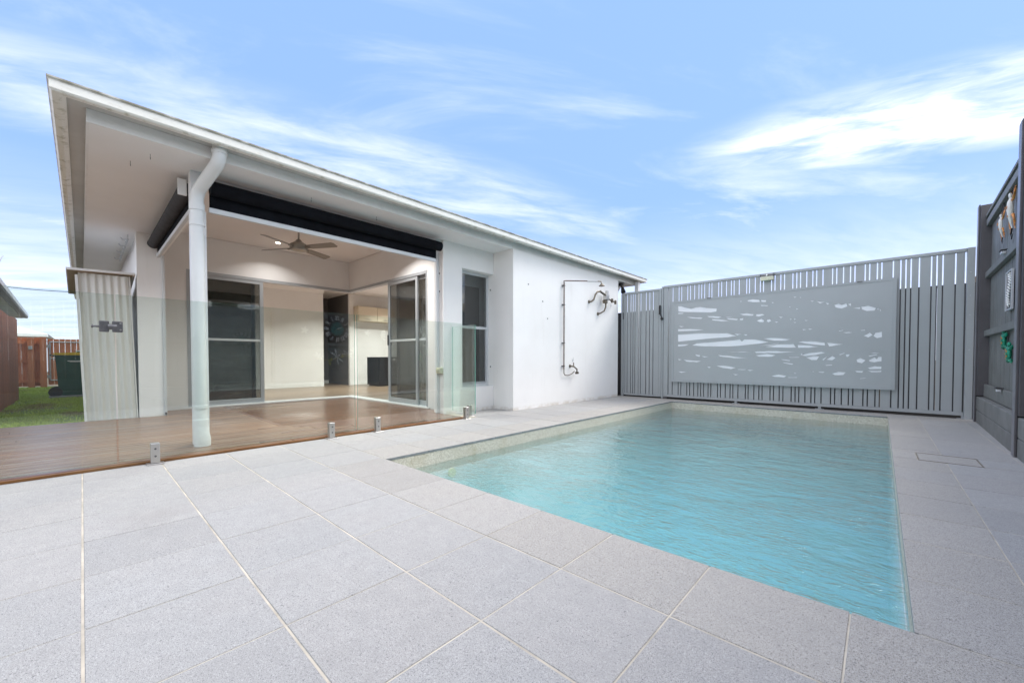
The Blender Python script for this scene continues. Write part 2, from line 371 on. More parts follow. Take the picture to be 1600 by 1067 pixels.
# ------------------------------------------------------------------ helpers
class MB:
    def __init__(s): s.v = []; s.f = []; s.mi = []
    def add(s, vs, fs, mi=0):
        b = len(s.v); s.v += [tuple(v) for v in vs]; s.f += [tuple(b + i for i in f) for f in fs]; s.mi += [mi] * len(fs); return s
    def box(s, x0, x1, y0, y1, z0, z1, mi=0, bev=0.0):
        if x0 > x1: x0, x1 = x1, x0
        if y0 > y1: y0, y1 = y1, y0
        if z0 > z1: z0, z1 = z1, z0
        if bev <= 0:
            vs = [(x0,y0,z0),(x1,y0,z0),(x1,y1,z0),(x0,y1,z0),(x0,y0,z1),(x1,y0,z1),(x1,y1,z1),(x0,y1,z1)]
            return s.add(vs, [(0,3,2,1),(4,5,6,7),(0,1,5,4),(1,2,6,5),(2,3,7,6),(3,0,4,7)], mi)
        b = min(bev, (x1-x0)/2.1, (y1-y0)/2.1, (z1-z0)/2.1)
        # chamfered box: 24 verts
        X, Y, Z = (x0, x1), (y0, y1), (z0, z1); vs = []; idx = {}
        for i in (0,1):
            for j in (0,1):
                for k in (0,1):
                    sx, sy, sz = (b if i == 0 else -b), (b if j == 0 else -b), (b if k == 0 else -b)
                    for a in range(3):
                        p = [X[i] + sx, Y[j] + sy, Z[k] + sz]; p[a] = (X[i], Y[j], Z[k])[a]
                        idx[(i,j,k,a)] = len(vs); vs.append(tuple(p))
        fs = []
        def q(l): fs.append(tuple(idx[t] for t in l))
        for a in range(3):
            o1, o2 = (a+1) % 3, (a+2) % 3
            for sgn in (0,1):
                l = []
                for u, w in ((0,0),(1,0),(1,1),(0,1)):
                    t = [0,0,0]; t[a] = sgn; t[o1] = u; t[o2] = w; l.append((t[0],t[1],t[2],a))
                if sgn == 0: l.reverse()
                q(l)
            for u in (0,1):
                for w in (0,1):
                    t0 = [0,0,0]; t1 = [0,0,0]; t0[o1] = t1[o1] = u; t0[o2] = t1[o2] = w; t1[a] = 1
                    l = [(t0[0],t0[1],t0[2],o1),(t1[0],t1[1],t1[2],o1),(t1[0],t1[1],t1[2],o2),(t0[0],t0[1],t0[2],o2)]
                    if u == w: l.reverse()
                    q(l)
        for i in (0,1):
            for j in (0,1):
                for k in (0,1):
                    l = [(i,j,k,0),(i,j,k,1),(i,j,k,2)]
                    if (i+j+k) % 2 == 0: l.reverse()
                    q(l)
        return s.add(vs, fs, mi)
    def tube(s, pts, r, n=10, mi=0, cap=True):
        pts = [Vector(p) for p in pts]; rings = []
        rs = r if isinstance(r, (list, tuple)) else [r] * len(pts)
        up = None
        for i, p in enumerate(pts):
            t = (pts[min(i+1, len(pts)-1)] - pts[max(i-1, 0)]).normalized()
            if up is None:
                a = Vector((0,0,1)) if abs(t.z) < 0.9 else Vector((1,0,0))
                up = (a - t * a.dot(t)).normalized()
            else: up = (up - t * up.dot(t)).normalized()
            w = t.cross(up)
            rings.append([p + (up * math.cos(k*2*math.pi/n) + w * math.sin(k*2*math.pi/n)) * rs[i] for k in range(n)])
        vs = [v for R_ in rings for v in R_]; fs = []
        for i in range(len(pts)-1):
            for k in range(n):
                a, b = i*n+k, i*n+(k+1) % n; fs.append((a, b, b+n, a+n))
        if cap: fs.append(tuple(reversed(range(n)))); fs.append(tuple(range((len(pts)-1)*n, len(pts)*n)))
        return s.add(vs, fs, mi)
    def prism(s, poly, axis, a, b, mi=0):
        """poly (u,v) extruded along axis 0/1/2 from a to b; u,v are the two other axes in order"""
        def P3(u, v, w): return ((w,u,v),(u,w,v),(u,v,w))[axis]
        n = len(poly); vs = [P3(u,v,a) for u,v in poly] + [P3(u,v,b) for u,v in poly]
        ar = sum(poly[i][0]*poly[(i+1)%n][1]-poly[(i+1)%n][0]*poly[i][1] for i in range(n))
        flip = (ar > 0) ^ (axis == 1) ^ (b < a)
        F = [tuple(reversed(range(n))), tuple(range(n, 2*n))] + [(i,(i+1)%n,n+(i+1)%n,n+i) for i in range(n)]
        if not flip: F = [tuple(reversed(f)) for f in F]
        return s.add(vs, F, mi)
    def sphere(s, c, r, n=10, m=6, sc=(1,1,1), mi=0):
        vs = [(c[0], c[1], c[2]-r*sc[2])]; fs = []
        for j in range(1, m):
            a = -math.pi/2 + math.pi*j/m
            for k in range(n): vs.append((c[0]+r*sc[0]*math.cos(a)*math.cos(2*math.pi*k/n), c[1]+r*sc[1]*math.cos(a)*math.sin(2*math.pi*k/n), c[2]+r*sc[2]*math.sin(a)))
        vs.append((c[0], c[1], c[2]+r*sc[2]))
        for k in range(n): fs.append((0, 1+(k+1)%n, 1+k))
        for j in range(m-2):
            for k in range(n):
                a = 1+j*n+k; b = 1+j*n+(k+1)%n; fs.append((a, b, b+n, a+n))
        t = len(vs)-1; o = 1+(m-2)*n
        for k in range(n): fs.append((o+k, o+(k+1)%n, t))
        return s.add(vs, fs, mi)
    def mesh(s, name, mats, smooth=False):
        me = bpy.data.meshes.new(name); me.from_pydata(s.v, [], s.f)
        for m_ in (mats if isinstance(mats, (list, tuple)) else [mats]): me.materials.append(M[m_])
        me.polygons.foreach_set('material_index', s.mi)
        if smooth: me.polygons.foreach_set('use_smooth', [True] * len(s.f))
        me.update()
        if smooth:
            try: me.set_sharp_from_angle(angle=rad(38))
            except Exception: pass
        return me
    def obj(s, name, mats, parent=None, smooth=False, loc=None):
        return link(name, s.mesh(name, mats, smooth), parent, loc)
def link(name, me, parent=None, loc=None):
    o = bpy.data.objects.new(name, me); COL.objects.link(o)
    if loc: o.location = loc
    if parent:
        o.parent = parent
        if loc is None or True:
            # meshes are written in world coordinates unless a local location is given
            if loc is None: o.matrix_parent_inverse = parent.matrix_basis.inverted()
    return o
def B(*a, **k): return MB().box(*a, **k)
def tag(o, label=None, cat=None, group=None, kind=None):
    for k, v in (('label', label), ('category', cat), ('group', group), ('kind', kind)):
        if v: o[k] = v
    return o
def empty(name, loc=(0,0,0), label=None, cat=None, group=None, kind=None, rz=0):
    o = bpy.data.objects.new(name, None); COL.objects.link(o); o.location = loc; o.rotation_euler = (0,0,rz)
    o.empty_display_size = 0.2
    o.matrix_basis  # evaluated from loc / rot
    return tag(o, label, cat, group, kind)
def copy_tree(o, parent=None):
    c = o.copy(); COL.objects.link(c)
    if parent: c.parent = parent
    for ch in list(o.children): copy_tree(ch, c)
    return c

# ================================================================== SETTING
PX0, PX1, PY0, PY1 = -2.83, 0.08, 1.605, 7.42          # pool opening
# wide ground with the pool cut out of it
g_ = MB(); Z = -0.07; S_ = 400
xs = (-S_, PX0-0.15, PX1+0.15, S_); ys = (-S_, PY0-0.15, PY1+0.15, S_)
for i in range(3):
    for j in range(3):
        if i == 1 and j == 1: continue
        g_.add([(xs[i],ys[j],Z),(xs[i+1],ys[j],Z),(xs[i+1],ys[j+1],Z),(xs[i],ys[j+1],Z)], [(0,1,2,3)])
tag(g_.obj('ground', 'earth'), kind='structure')

# paving bed (cream grout) around the pool, tiles are its parts
TOP = -0.0022
bed = MB(); o_ = 0.012
bed.box(-4.0, 0.93, -2.6, PY0-o_, -0.06, TOP); bed.box(-4.0, PX0-o_, PY0-o_, PY1+o_, -0.06, TOP)
bed.box(PX1+o_, 0.93, PY0-o_, PY1+o_, -0.06, TOP); bed.box(-4.0, 0.93, PY1+o_, 7.84, -0.06, TOP)
bed.box(-4.5, -4.0, 3.43, 7.84, -0.06, TOP)
paving = tag(bed.obj('paving', 'grout'), kind='structure')
tile_cache = {}
def tile(x0, x1, y0, y1, mat, skirt=0.020, gx=0.0022, gy=0.0034):
    x0 += gx; x1 -= gx; y0 += gy; y1 -= gy
    if x1 - x0 < 0.02 or y1 - y0 < 0.02: return
    dx_, dy_ = (x1-x0)/2, (y1-y0)/2
    key = (round(dx_,3), round(dy_,3), mat)
    if key not in tile_cache:
        mb = MB(); b = 0.0018
        vs = [(-dx_,-dy_,-skirt),(dx_,-dy_,-skirt),(dx_,dy_,-skirt),(-dx_,dy_,-skirt),
              (-dx_,-dy_,-b),(dx_,-dy_,-b),(dx_,dy_,-b),(-dx_,dy_,-b),
              (-dx_+b,-dy_+b,0),(dx_-b,-dy_+b,0),(dx_-b,dy_-b,0),(-dx_+b,dy_-b,0)]
        mb.add(vs, [(0,1,5,4),(1,2,6,5),(2,3,7,6),(3,0,4,7),(0,3,2,1)], 1)
        mb.add(vs, [(4,5,9,8),(5,6,10,9),(6,7,11,10),(7,4,8,11),(8,9,10,11)], 0)
        tile_cache[key] = mb.mesh('tile', [mat, 'paver_edge'])
    o = link('tile', tile_cache[key], paving, loc=((x0+x1)/2, (y0+y1)/2, random.uniform(-0.0006, 0.0006)))
    return o
GX, GY = 0.4045, 0.4045
cols = [-0.057 + GX*k for k in range(-10, 4)]
cols = [c for c in cols if c > -3.99]
xe = [-4.0] + cols
if xe[1] - xe[0] < 0.08: xe.pop(1)
xe = [x for x in xe if x < 0.85] + [0.92]
rows = [1.203 - GY*k for k in range(8, -1, -1)]
for i in range(len(xe)-1):
    for j in range(len(rows)-1): tile(xe[i], xe[i+1], rows[j], rows[j+1], 'paver')
    tile(xe[i], xe[i+1], rows[-1], PY0, 'coping' if xe[i] > -3.0 else 'paver')
ry = [PY0 + GY*k for k in range(15)]
ry = [y for y in ry if y < PY1 - 0.05] + [PY1]
fy = [PY1, 7.83]
lx = [-4.0, -3.64, -3.236, PX0]; rx = [PX1, 0.375, 0.779, 0.92]
COVER = (0.222, 0.562, 4.40, 4.735)
def rtile(x0, x1, y0, y1, mat):
    cx0, cx1, cy0, cy1 = COVER
    if x0 < cx1 and x1 > cx0 and y0 < cy1 - 0.004 and y1 > cy0 + 0.004:      # cut round the skimmer lid
        if y0 < cy0: tile(x0, x1, y0, cy0, mat)
        if y1 > cy1: tile(x0, x1, cy1, y1, mat)
        a, b = max(y0, cy0), min(y1, cy1)
        if x0 < cx0: tile(x0, cx0, a, b, mat)
        if x1 > cx1: tile(cx1, x1, a, b, mat)
    else: tile(x0, x1, y0, y1, mat)
for j in range(len(ry)-1):
    for i in range(3):
        tile(lx[i], lx[i+1], ry[j], ry[j+1], 'coping' if i == 2 else 'paver')
        rtile(rx[i], rx[i+1], ry[j], ry[j+1], 'coping' if i == 0 else 'paver')
    if ry[j] > 3.5: tile(-4.5, -4.0, ry[j], ry[j+1], 'paver')
farx = [-4.5, -4.0, -3.64, -3.236, -2.83] + [-2.83 + 0.4158*k for k in range(1, 8)][:-1] + [0.08, 0.375, 0.779, 0.92]
for i in range(len(farx)-1):
    tile(farx[i], farx[i+1], fy[0], fy[1], 'coping')
# skimmer lid: a framed tile let into the paving
lid = empty('skimmer_lid', (0.392, 4.567, 0), 'tile-topped access lid with thin rusty brown rim in the paving right of the pool', 'cover')
cx0, cx1, cy0, cy1 = COVER
rim = MB()
rim.box(cx0+.002, cx1-.002, cy0+.002, cy0+.007, -.03, .0012); rim.box(cx0+.002, cx1-.002, cy1-.007, cy1-.002, -.03, .0012)
rim.box(cx0+.002, cx0+.007, cy0+.007, cy1-.007, -.03, .0012); rim.box(cx1-.007, cx1-.002, cy0+.007, cy1-.007, -.03, .0012)
rim.obj('rim', 'brass_old', lid)
B(cx0+.0095, cx1-.0095, cy0+.0095, cy1-.0095, -.03, -.0003, bev=.0015).obj('lid_tile', 'coping', lid)

tag(MB().box(-5.0, 1.4, 7.842, 8.9, -0.068, -0.040).obj('gate_shade_strip', 'gate_shade_dark'), kind='structure')  # dark strip painted in as the shade seen below the gate
# pool shell with a ledge in the near left corner
D = -1.35
sh = MB(); t = 0.10
def wall_quad(mb, p, q, z0, z1, flip=False):
    vs = [(p[0],p[1],z0),(q[0],q[1],z0),(q[0],q[1],z1),(p[0],p[1],z1)]
    mb.add(vs, [(0,1,2,3) if not flip else (3,2,1,0)])
ix0, ix1, iy0, iy1 = PX0-0.005, PX1+0.005, PY0-0.005, PY1+0.005
band_ = MB()
for (a0,a1,b0,b1) in ((ix0-t,ix0,iy0-t,iy1+t),(ix1,ix1+t,iy0-t,iy1+t),(ix0,ix1,iy0-t,iy0),(ix0,ix1,iy1,iy1+t)):
    sh.box(a0,a1,b0,b1,D-0.1,-0.062)
sh.box(ix0, ix1, iy0, iy1, D-0.1, D)
pool = tag(sh.obj('pool', 'pebblecrete'), kind='structure')
# rendered coping support just under the tiles
b2 = MB()
for (a0,a1,b0,b1) in ((ix0-.05,ix0-.0,iy0-.05,iy1+.05),(ix1,ix1+.05,iy0-.05,iy1+.05),(ix0,ix1,iy0-.05,iy0),(ix0,ix1,iy1,iy1+.05)):
    b2.box(a0,a1,b0,b1,-0.062,-0.0225)
b2.obj('bond_beam', 'pebblecrete', pool)
# submerged lining (paler) and the corner ledge
ln = MB(); e = 0.004
ln.box(ix0, ix0+e, iy0, iy1, D, -0.20); ln.box(ix1-e, ix1, iy0, iy1, D, -0.20)
ln.box(ix0+e, ix1-e, iy0, iy0+e, D, -0.20); ln.box(ix0+e, ix1-e, iy1-e, iy1, D, -0.20)
ln.box(ix0+e, ix1-e, iy0+e, iy1-e, D, D+e)
ln.obj('pool_lining', 'pool_lining', pool)
led = MB(); pl = [(ix0+e, iy0+e)] + [(ix0+e + 0.62*math.cos(a), iy0+e + 0.50*math.sin(a)) for a in [i*math.pi/2/14 for i in range(15)]]
led.prism(pl, 2, -0.95, -0.30); led.obj('ledge', 'pool_lining', pool)
ft = MB(); ft.tube([(ix0+.005, 2.25, -0.24), (ix0+.025, 2.25, -0.24)], 0.04, 16)
tag(ft.obj('pool_jet', 'pool_fitting'), 'pale yellow round fitting just under the water near the left corner of the pool', 'pool fitting')
WZ = -0.128
w_ = B(ix0+.0005, ix1-.0005, iy0+.0005, iy1-.0005, D+.001, WZ)
tag(w_.obj('water', 'water'), kind='structure')

# ------------------------------------------------------------------ deck
deck = tag(B(-7.15, -4.012, -2.6, 0.5, -0.06, -0.008).box(-7.8, -4.012, 0.5, 3.425, -0.06, -0.008).obj('deck', 'black_plastic'), kind='structure')
def board(x0, x1, y0, y1, mat):
    B(x0+.003, x1-.003, y0+.0012, y1-.0012, -0.007, 0.018 + random.uniform(-.0008, .0008), bev=.003).obj('board', mat, deck)
bw = 0.0885; x = -4.036; k = 0
board(-4.036, -4.0, -2.6, 3.42, 'deck_edge_wood')
while x > -7.75:
    x1 = x; x0 = max(x - bw, -7.795)
    far = 3.42 if x1 > -4.49 else 3.62
    cuts = [-2.6]
    if x0 > -7.16:
        c = -2.6 + random.uniform(.6, 2.2); cuts.append(c)
        if -4.99 > x1 > -6.70: cuts += [1.52]
        else: cuts += [random.uniform(0.9, 2.4)]
    else: cuts = [0.76, 1.52]
    if x0 < -7.16 and x1 > -7.16: pass
    cuts.append(far if x1 < -4.62 else 3.42)
    cuts = [c for n_, c in enumerate(cuts) if n_ == 0 or c > cuts[n_-1] + .2]
    for a, b in zip(cuts[:-1], cuts[1:]):
        board(x0, x1, a, b, 'deck_wood_red' if (b > 2.6) else 'deck_wood')
    x -= bw

# ------------------------------------------------------------------ lawn
tag(B(-17.9, -7.155, -1.3, 0.49, -0.06, -0.02).obj('lawn', 'lawn_soil'), kind='structure')
vs = []; fs = []
for i in range(42000):
    gx = -7.16 - 10.3 * random.random() ** 1.25; gy = random.uniform(-0.95, 0.45)
    if gx < -12.5: gy = random.uniform(-1.2, 0.45)
    if math.sin(gx*1.9+1)*math.sin(gy*3.1+gx) > 0.55 and random.random() < .75: continue
    a = random.random()*6.283; h = random.uniform(.012, .034); w = random.uniform(.0018, .004) * (1.0 - gx*0.06)
    tx, ty = random.uniform(-.018,.018), random.uniform(-.018,.018); n = len(vs)
    vs += [(gx-w*math.cos(a), gy-w*math.sin(a), -.021), (gx+w*math.cos(a), gy+w*math.sin(a), -.021), (gx+tx, gy+ty, -.02+h)]
    fs.append((n, n+1, n+2))
me = bpy.data.meshes.new('grass'); me.from_pydata(vs, [], fs); me.materials.append(M['grass_blade'])
tag(link('grass', me), 'short green lawn grass with dry bare patches beside the house', 'grass', kind='stuff')

# ================================================================== HOUSE
SO = 2.433                      # soffit height
HX = -7.8; HY = 3.64            # door wall and side door wall of the alcove
house = empty('house', (-8, 4, 0), 'white rendered single-storey house with wide eaves and an open corner patio', 'house')
def hp(name, mb, mat, smooth=False): return mb.obj(name, mat, house, smooth)
T_ = 0.2
# shower block
w1 = MB()
w1.box(-4.26, -4.06, 4.412, 7.66, -0.05, SO-.001)          # long wall with the shower
w1.box(-4.70, -4.26, 4.412, 4.60, -0.05, SO-.001)         # return beside the window
w1.box(-8.0, -4.26, 7.46, 7.66, -0.05, SO-.001)
hp('wall', w1, 'white_render')
# window wall and pier
w2 = MB()
w2.box(-4.70, -4.48, 3.43, 3.77, -0.05, SO-.001)
w2.box(-4.70, -4.483, 3.77, 4.409, -0.05, 0.355)
w2.box(-4.70, -4.483, 3.77, 4.409, 2.105, SO-.001)
hp('wall', w2, 'white_render')
# side-door wall (y = HY): right stub and head
w3 = MB()
w3.box(-5.15, -4.702, HY, HY+.2, -0.05, 2.69); w3.box(HX-.2, -5.15, HY+.002, HY+.2, 2.155, 2.69)
hp('wall', w3, 'inner_wall')
w4 = MB()
w4.box(HX-.2, HX, 0.72, 1.10, -0.05, 2.69); w4.box(HX-.2, HX-.002, 1.10, HY+.002, 2.155, 2.69)
hp('wall', w4, 'inner_wall')
# column at the left of the patio opening and the long left wall
w5 = MB(); w5.box(-7.32, -7.11, 0.50, 0.745, -0.05, SO-.001); hp('column', w5, 'white_render')
w6 = MB(); w6.box(-17.0, -7.325, 0.52, 0.72, -0.05, SO-.001); hp('wall', w6, 'white_render')
# lintels over the two openings
l1 = MB(); l1.box(-4.66, -4.52, 0.76, 3.428, 2.315, SO-.001); hp('lintel', l1, 'soffit_white')
l2 = MB(); l2.box(-7.10, -4.55, 0.733, 0.757, 2.16, SO-.001); hp('lintel', l2, 'soffit_white')
# sheets: soffit, patio ceiling
s1 = MB()
s1.box(-4.52, -4.10, 0.06, 8.49, SO, SO+.02); s1.box(-17.0, -4.52, 0.06, 0.74, SO, SO+.02)
s1.box(-4.70, -4.522, 3.43, 8.49, SO, SO+.02); s1.box(-8.0, -4.70, 7.46, 8.49, SO, SO+.02)
hp('soffit', s1, 'soffit_white')
hp('patio_ceiling', MB().box(HX-.0, -4.50, 0.60, HY, 2.692, 2.72), 'ceiling_white')
inb = MB(); inb.box(-4.665, -4.652, 0.76, 3.64, SO-.001, 2.692); inb.box(-7.8, -4.665, 0.757, 0.77, SO-.001, 2.692); inb.box(-4.702,-4.665,3.43,3.638,SO-.001,2.692)
inb.box(-7.8, -7.325, 0.722, 0.757, 2.2, 2.692)
hp('bulkhead', inb, 'inner_wall')
# edge trim below the eave, eave lining, gutter
tr = MB(); tr.box(-4.10, -4.078, 0.045, 8.50, SO-.002, 2.525, bev=.002); tr.box(-17.0, -4.10, 0.045, 0.06, SO-.002, 2.525)
tr.box(-8.0, -4.10, 8.49, 8.505, SO-.002, 2.525)
hp('trim_board', tr, 'trim_white')
ev = MB(); ev.box(-4.12, -3.965, -0.045, 8.62, 2.526, 2.54); ev.box(-17.0, -4.12, -0.045, 0.08, 2.526, 2.54); ev.box(-8.0, -4.12, 8.47, 8.62, 2.526, 2.54)
hp('eave_lining', ev, 'eave_grey')
prof = [(0,2.508),(0.030,2.498),(0.062,2.500),(0.072,2.512),(0.072,2.562),(0.083,2.572),(0.083,2.582),(0.070,2.584),(0.064,2.566),(0.0,2.566)]
gt = MB()
gy0, gy1 = -0.128, 8.70
def gut_ring(f): return [f(a, z) for a, z in prof]
X0g, Y0g, Y1g = -3.972, -0.045, 8.617
R1 = [(-17.0, Y0g - a, z) for a, z in prof]; R2 = [(X0g + a, Y0g - a, z) for a, z in prof]
R3 = [(X0g + a, Y1g + a, z) for a, z in prof]; R4 = [(-8.0, Y1g + a, z) for a, z in prof]
n = len(prof); vs = R1 + R2 + R3 + R4; fs = []
for r_ in range(3):
    for k in range(n):
        a, b = r_*n+k, r_*n+(k+1) % n; fs.append((a, a+n, b+n, b))
fs.append(tuple(range(n))); fs.append(tuple(reversed(range(3*n, 4*n))))
gt.add(vs, fs); hp('gutter', gt, 'gutter_cream')
# hipped low-pitch roof
rf = MB(); rx0, rx1, ry0, ry1 = -17.0, -3.98, -0.04, 8.61; hgt = 1.15; my = (ry0+ry1)/2
vs = [(rx0,ry0,2.575),(rx1,ry0,2.575),(rx1,ry1,2.575),(rx0,ry1,2.575),(rx0+4.3,my,2.575+hgt),(rx1-4.3,my,2.575+hgt)]
rf.add(vs, [(0,1,5,4),(1,2,5),(2,3,4,5),(3,0,4)]); hp('roof', rf, 'roof_metal')
# post and downpipe at the patio corner
hp('post', MB().box(-4.54, -4.45, 0.665, 0.755, 0.012, 2.434, bev=.004), 'post_white')
dp = MB()
dpx, dpy = -4.385, 0.700
dp.tube([(-4.02,0.795,2.53),(-4.02,0.795,2.455),(-4.035,0.792,2.42),(-4.07,0.785,2.39),(-4.325,0.722,2.265),(-4.36,0.709,2.235),(-4.38,0.702,2.19),(dpx,dpy,2.14),(dpx,dpy,0.215)], 0.049, 22)
pp = hp('downpipe', dp, 'pipe_white', True)
for z in (2.10, 0.22):
    hp('pipe_collar', MB().tube([(dpx,dpy,z-.03),(dpx,dpy,z+.03)], 0.056, 22), 'pipe_white', True)
hp('pipe_collar', MB().tube([(-4.02,0.795,2.465),(-4.02,0.795,2.49)], 0.056, 22), 'pipe_white', True)
bt = MB(); bt.tube([(dpx,dpy,0.19),(dpx+.004,dpy+.004,0.13),(dpx+.012,dpy+.010,0.075),(dpx+.012,dpy+.010,0.019)], [.056,.058,.060,.060], 22)
hp('pipe_boot', bt, 'pipe_white', True)
for z in (1.95, 0.36):
    hp('pipe_clip', MB().tube([(dpx,dpy,z-.012),(dpx,dpy,z+.012)], .055, 22).box(-4.45,-4.39,.67,.75,z-.012,z+.012), 'pipe_white', False)
# far downpipe head
hp('rainhead', MB().box(-4.05, -3.965, 8.40, 8.50, 2.28, 2.50, bev=.006).tube([(-4.01,8.45,2.28),(-4.01,8.45,0)], .04, 12), 'trim_white')
# soffit hooks
for (hx, hy) in ((-4.35, 0.40), (-4.20, 0.78), (-4.30, 1.62), (-4.32, 2.35), (-4.62, 0.30)):
    hk = MB(); c = [(hx + .010*math.cos(a), hy, SO-.030 + .012*math.sin(a)) for a in [rad(d) for d in range(100, 361, 26)]]
    hk.tube([(hx, hy, SO), (hx, hy, SO-.016)] + c, .0016, 6); hp('hook', hk, 'dark_steel')
# clothes rail beneath the left soffit
cr = empty('clothes_rail', (-7.5, 0.44, 2.36), 'thin grey metal rail with hooks fixed under the eave above the shed', 'rail')
MB().tube([(-7.36,.44,2.37),(-9.1,.44,2.37)], .011, 8).obj('bar', 'galvanised', cr, True)
for hx in (-7.38, -7.8, -8.3, -8.9):
    MB().tube([(hx,.44,2.37),(hx,.44,2.432)], .006, 6).tube([(hx,.44,2.37),(hx,.39,2.36),(hx,.37,2.385)], .005, 6).obj('bracket', 'galvanised', cr)

# -------- sliding doors
def door_panel(name, axis, u0, u1, w, z0, z1, par, rail=1.095, st=0.055, mat='alu_frame'):
    """axis 'y': panel in plane x=w spanning y=u0..u1 ; axis 'x': plane y=w spanning x"""
    e_ = empty(name); e_.parent = par; e_.matrix_parent_inverse = par.matrix_basis.inverted()
    d = 0.016
    def bx(a, b, c0, c1, ww=d):
        return (MB().box(w-ww, w+ww, a, b, c0, c1, bev=.003) if axis == 'y' else MB().box(a, b, w-ww, w+ww, c0, c1, bev=.003))
    bx(u0, u0+st, z0, z1).obj('stile', mat, e_); bx(u1-st, u1, z0, z1).obj('stile', mat, e_)
    bx(u0+st, u1-st, z0, z0+.075, .015).obj('bottom_rail', mat, e_); bx(u0+st, u1-st, z1-.055, z1, .015).obj('top_rail', mat, e_)
    bx(u0+st, u1-st, rail-.018, rail+.018, .013).obj('mid_rail', 'alu_light', e_)
    bx(u0+st, u1-st, z0+.075, z1-.055, .003).obj('pane', 'door_glass', e_)
    return e_
fr = MB(); fr.box(-7.835, -7.792, 1.10, 1.135, .02, 2.155); fr.box(-7.88, -7.792, 1.135, HY+.06, 2.105, 2.152)
hp('door_frame', fr, 'alu_frame')
fr = MB(); fr.box(-5.185, -5.15, HY-.008, HY+.09, .02, 2.155); fr.box(-7.785, -5.185, HY-.008, HY+.09, 2.105, 2.152)
hp('door_frame', fr, 'alu_frame')
tk = MB(); tk.box(-7.90, -7.77, 1.10, 3.61, .018, .045, bev=.003); tk.box(-7.90, -5.15, 3.61, 3.74, .018, .045, bev=.003)
hp('door_track', tk, 'alu_light')
hp('door_step', MB().box(-7.77, -7.742, 1.0, 3.585, .018, .040, bev=.002).box(-7.77, -5.05, 3.585, 3.61, .018, .040, bev=.002), 'sill_white')
hd = MB(); hd.box(-7.765,-7.70,3.2,3.62,2.16,2.162)
d1 = door_panel('sliding_door', 'y', 1.135, 2.135, -7.815, .045, 2.105, house)
d2 = door_panel('sliding_door', 'y', 1.12, 2.02, -7.862, .045, 2.105, house)
d3 = door_panel('sliding_door', 'x', -6.33, -5.43, HY+.018, .045, 2.105, house)
d4 = door_panel('sliding_door', 'x', -6.12, -5.19, HY+.062, .045, 2.105, house)
hh = MB().box(-6.315, -6.29, HY-.022, HY+.002, 1.02, 1.20, bev=.006); hh.obj('handle', 'black_plastic', d3)
# window beside the pier
wf = empty('window'); wf.parent = house; wf.matrix_parent_inverse = house.matrix_basis.inverted()
f_ = MB(); f_.box(-4.64,-4.60,3.772,3.80,.357,2.103); f_.box(-4.64,-4.60,4.375,4.408,.357,2.103); f_.box(-4.64,-4.60,3.80,4.375,2.065,2.103); f_.box(-4.64,-4.60,3.80,4.375,.357,.40)
f_.box(-4.635,-4.598,3.80,4.375,1.245,1.285)
f_.obj('frame', 'alu_light', wf)
MB().box(-4.626,-4.612,3.80,3.825,.40,1.245).box(-4.626,-4.612,4.35,4.375,.40,1.245).box(-4.626,-4.612,3.825,4.35,.40,.43).obj('sash','alu_frame',wf)
MB().box(-4.622,-4.618,3.80,4.375,1.285,2.065).obj('pane','window_glass',wf); MB().box(-4.621,-4.617,3.825,4.35,.43,1.245).obj('pane','window_glass',wf)
MB().box(-4.60,-4.485,3.772,4.408,.3555,.362).obj('sill','trim_white',wf)
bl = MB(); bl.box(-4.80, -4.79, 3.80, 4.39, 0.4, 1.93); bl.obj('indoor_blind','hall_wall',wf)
MB().box(-4.815,-4.775,3.80,4.39,1.93,1.945).obj('blind_rail','trim_white',wf)
for (zz_, yy_) in ((1.87,4.39),(0.66,4.39)):
    hp('fixing', MB().box(-4.552,-4.54,4.402,4.4115,zz_-.012,zz_+.012), 'dark_steel')
for (yy_, zz_) in ((4.76,1.95),(5.12,1.72),(5.25,1.45)):
    hp('fixing', MB().box(-4.0595,-4.055,yy_-.010,yy_+.010,zz_-.008,zz_+.008), 'dark_steel')
for zz_ in (1.98, 1.73):
    hp('fixing', MB().box(-4.57,-4.555,3.424,3.4295,zz_-.010,zz_+.010), 'dark_steel')
# rooms behind the openings
room = MB()
zc = 2.69
room.box(-14.2, HX-.2, 0.722, 0.80, 0.0, zc)                # left inner wall
room.box(-11.70, -11.50, 0.80, 4.62, 0.0, zc)               # back wall seen through left door
room.box(-13.0, -11.70, 4.52, 4.62, 0.0, zc)                # hall left
room.box(-11.50, -11.42, 5.33, 5.46, 0.0, zc)               # hall right nib
room.box(-11.70, -11.50, 5.46, 7.40, 0.0, zc)               # kitchen back wall
room.box(-11.50, -4.70, 7.36, 7.458, 0.0, zc)
room.box(-4.90, -4.82, 3.842, 7.36, 0.0, zc)
hp('inner_wall', room, 'inner_wall')
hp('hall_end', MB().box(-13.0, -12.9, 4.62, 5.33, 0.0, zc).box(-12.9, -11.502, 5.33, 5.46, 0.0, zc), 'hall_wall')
cl_ = MB(); cl_.box(-14.2, HX-.2, 0.80, 7.46, zc, zc+.03); cl_.box(HX-.2, -4.702, HY+.2, 7.46, zc, zc+.03)
hp('room_ceiling', cl_, 'ceiling_white')
sk = MB(); sk.box(-11.50, -11.485, 0.80, 4.62, .02, .11); sk.box(-11.50,-11.485,5.46,7.36,.02,.11); sk.box(-11.42,-11.405,5.33,5.46,.02,.11); sk.box(-12.9,-12.885,4.62,5.33,.02,.11)
hp('skirting', sk, 'trim_white')
cn = MB(); cn.prism([(-11.50,2.60),(-11.50,2.689),(-11.41,2.689)], 1, 0.80, 4.62); hp('cornice', cn, 'ceiling_white')
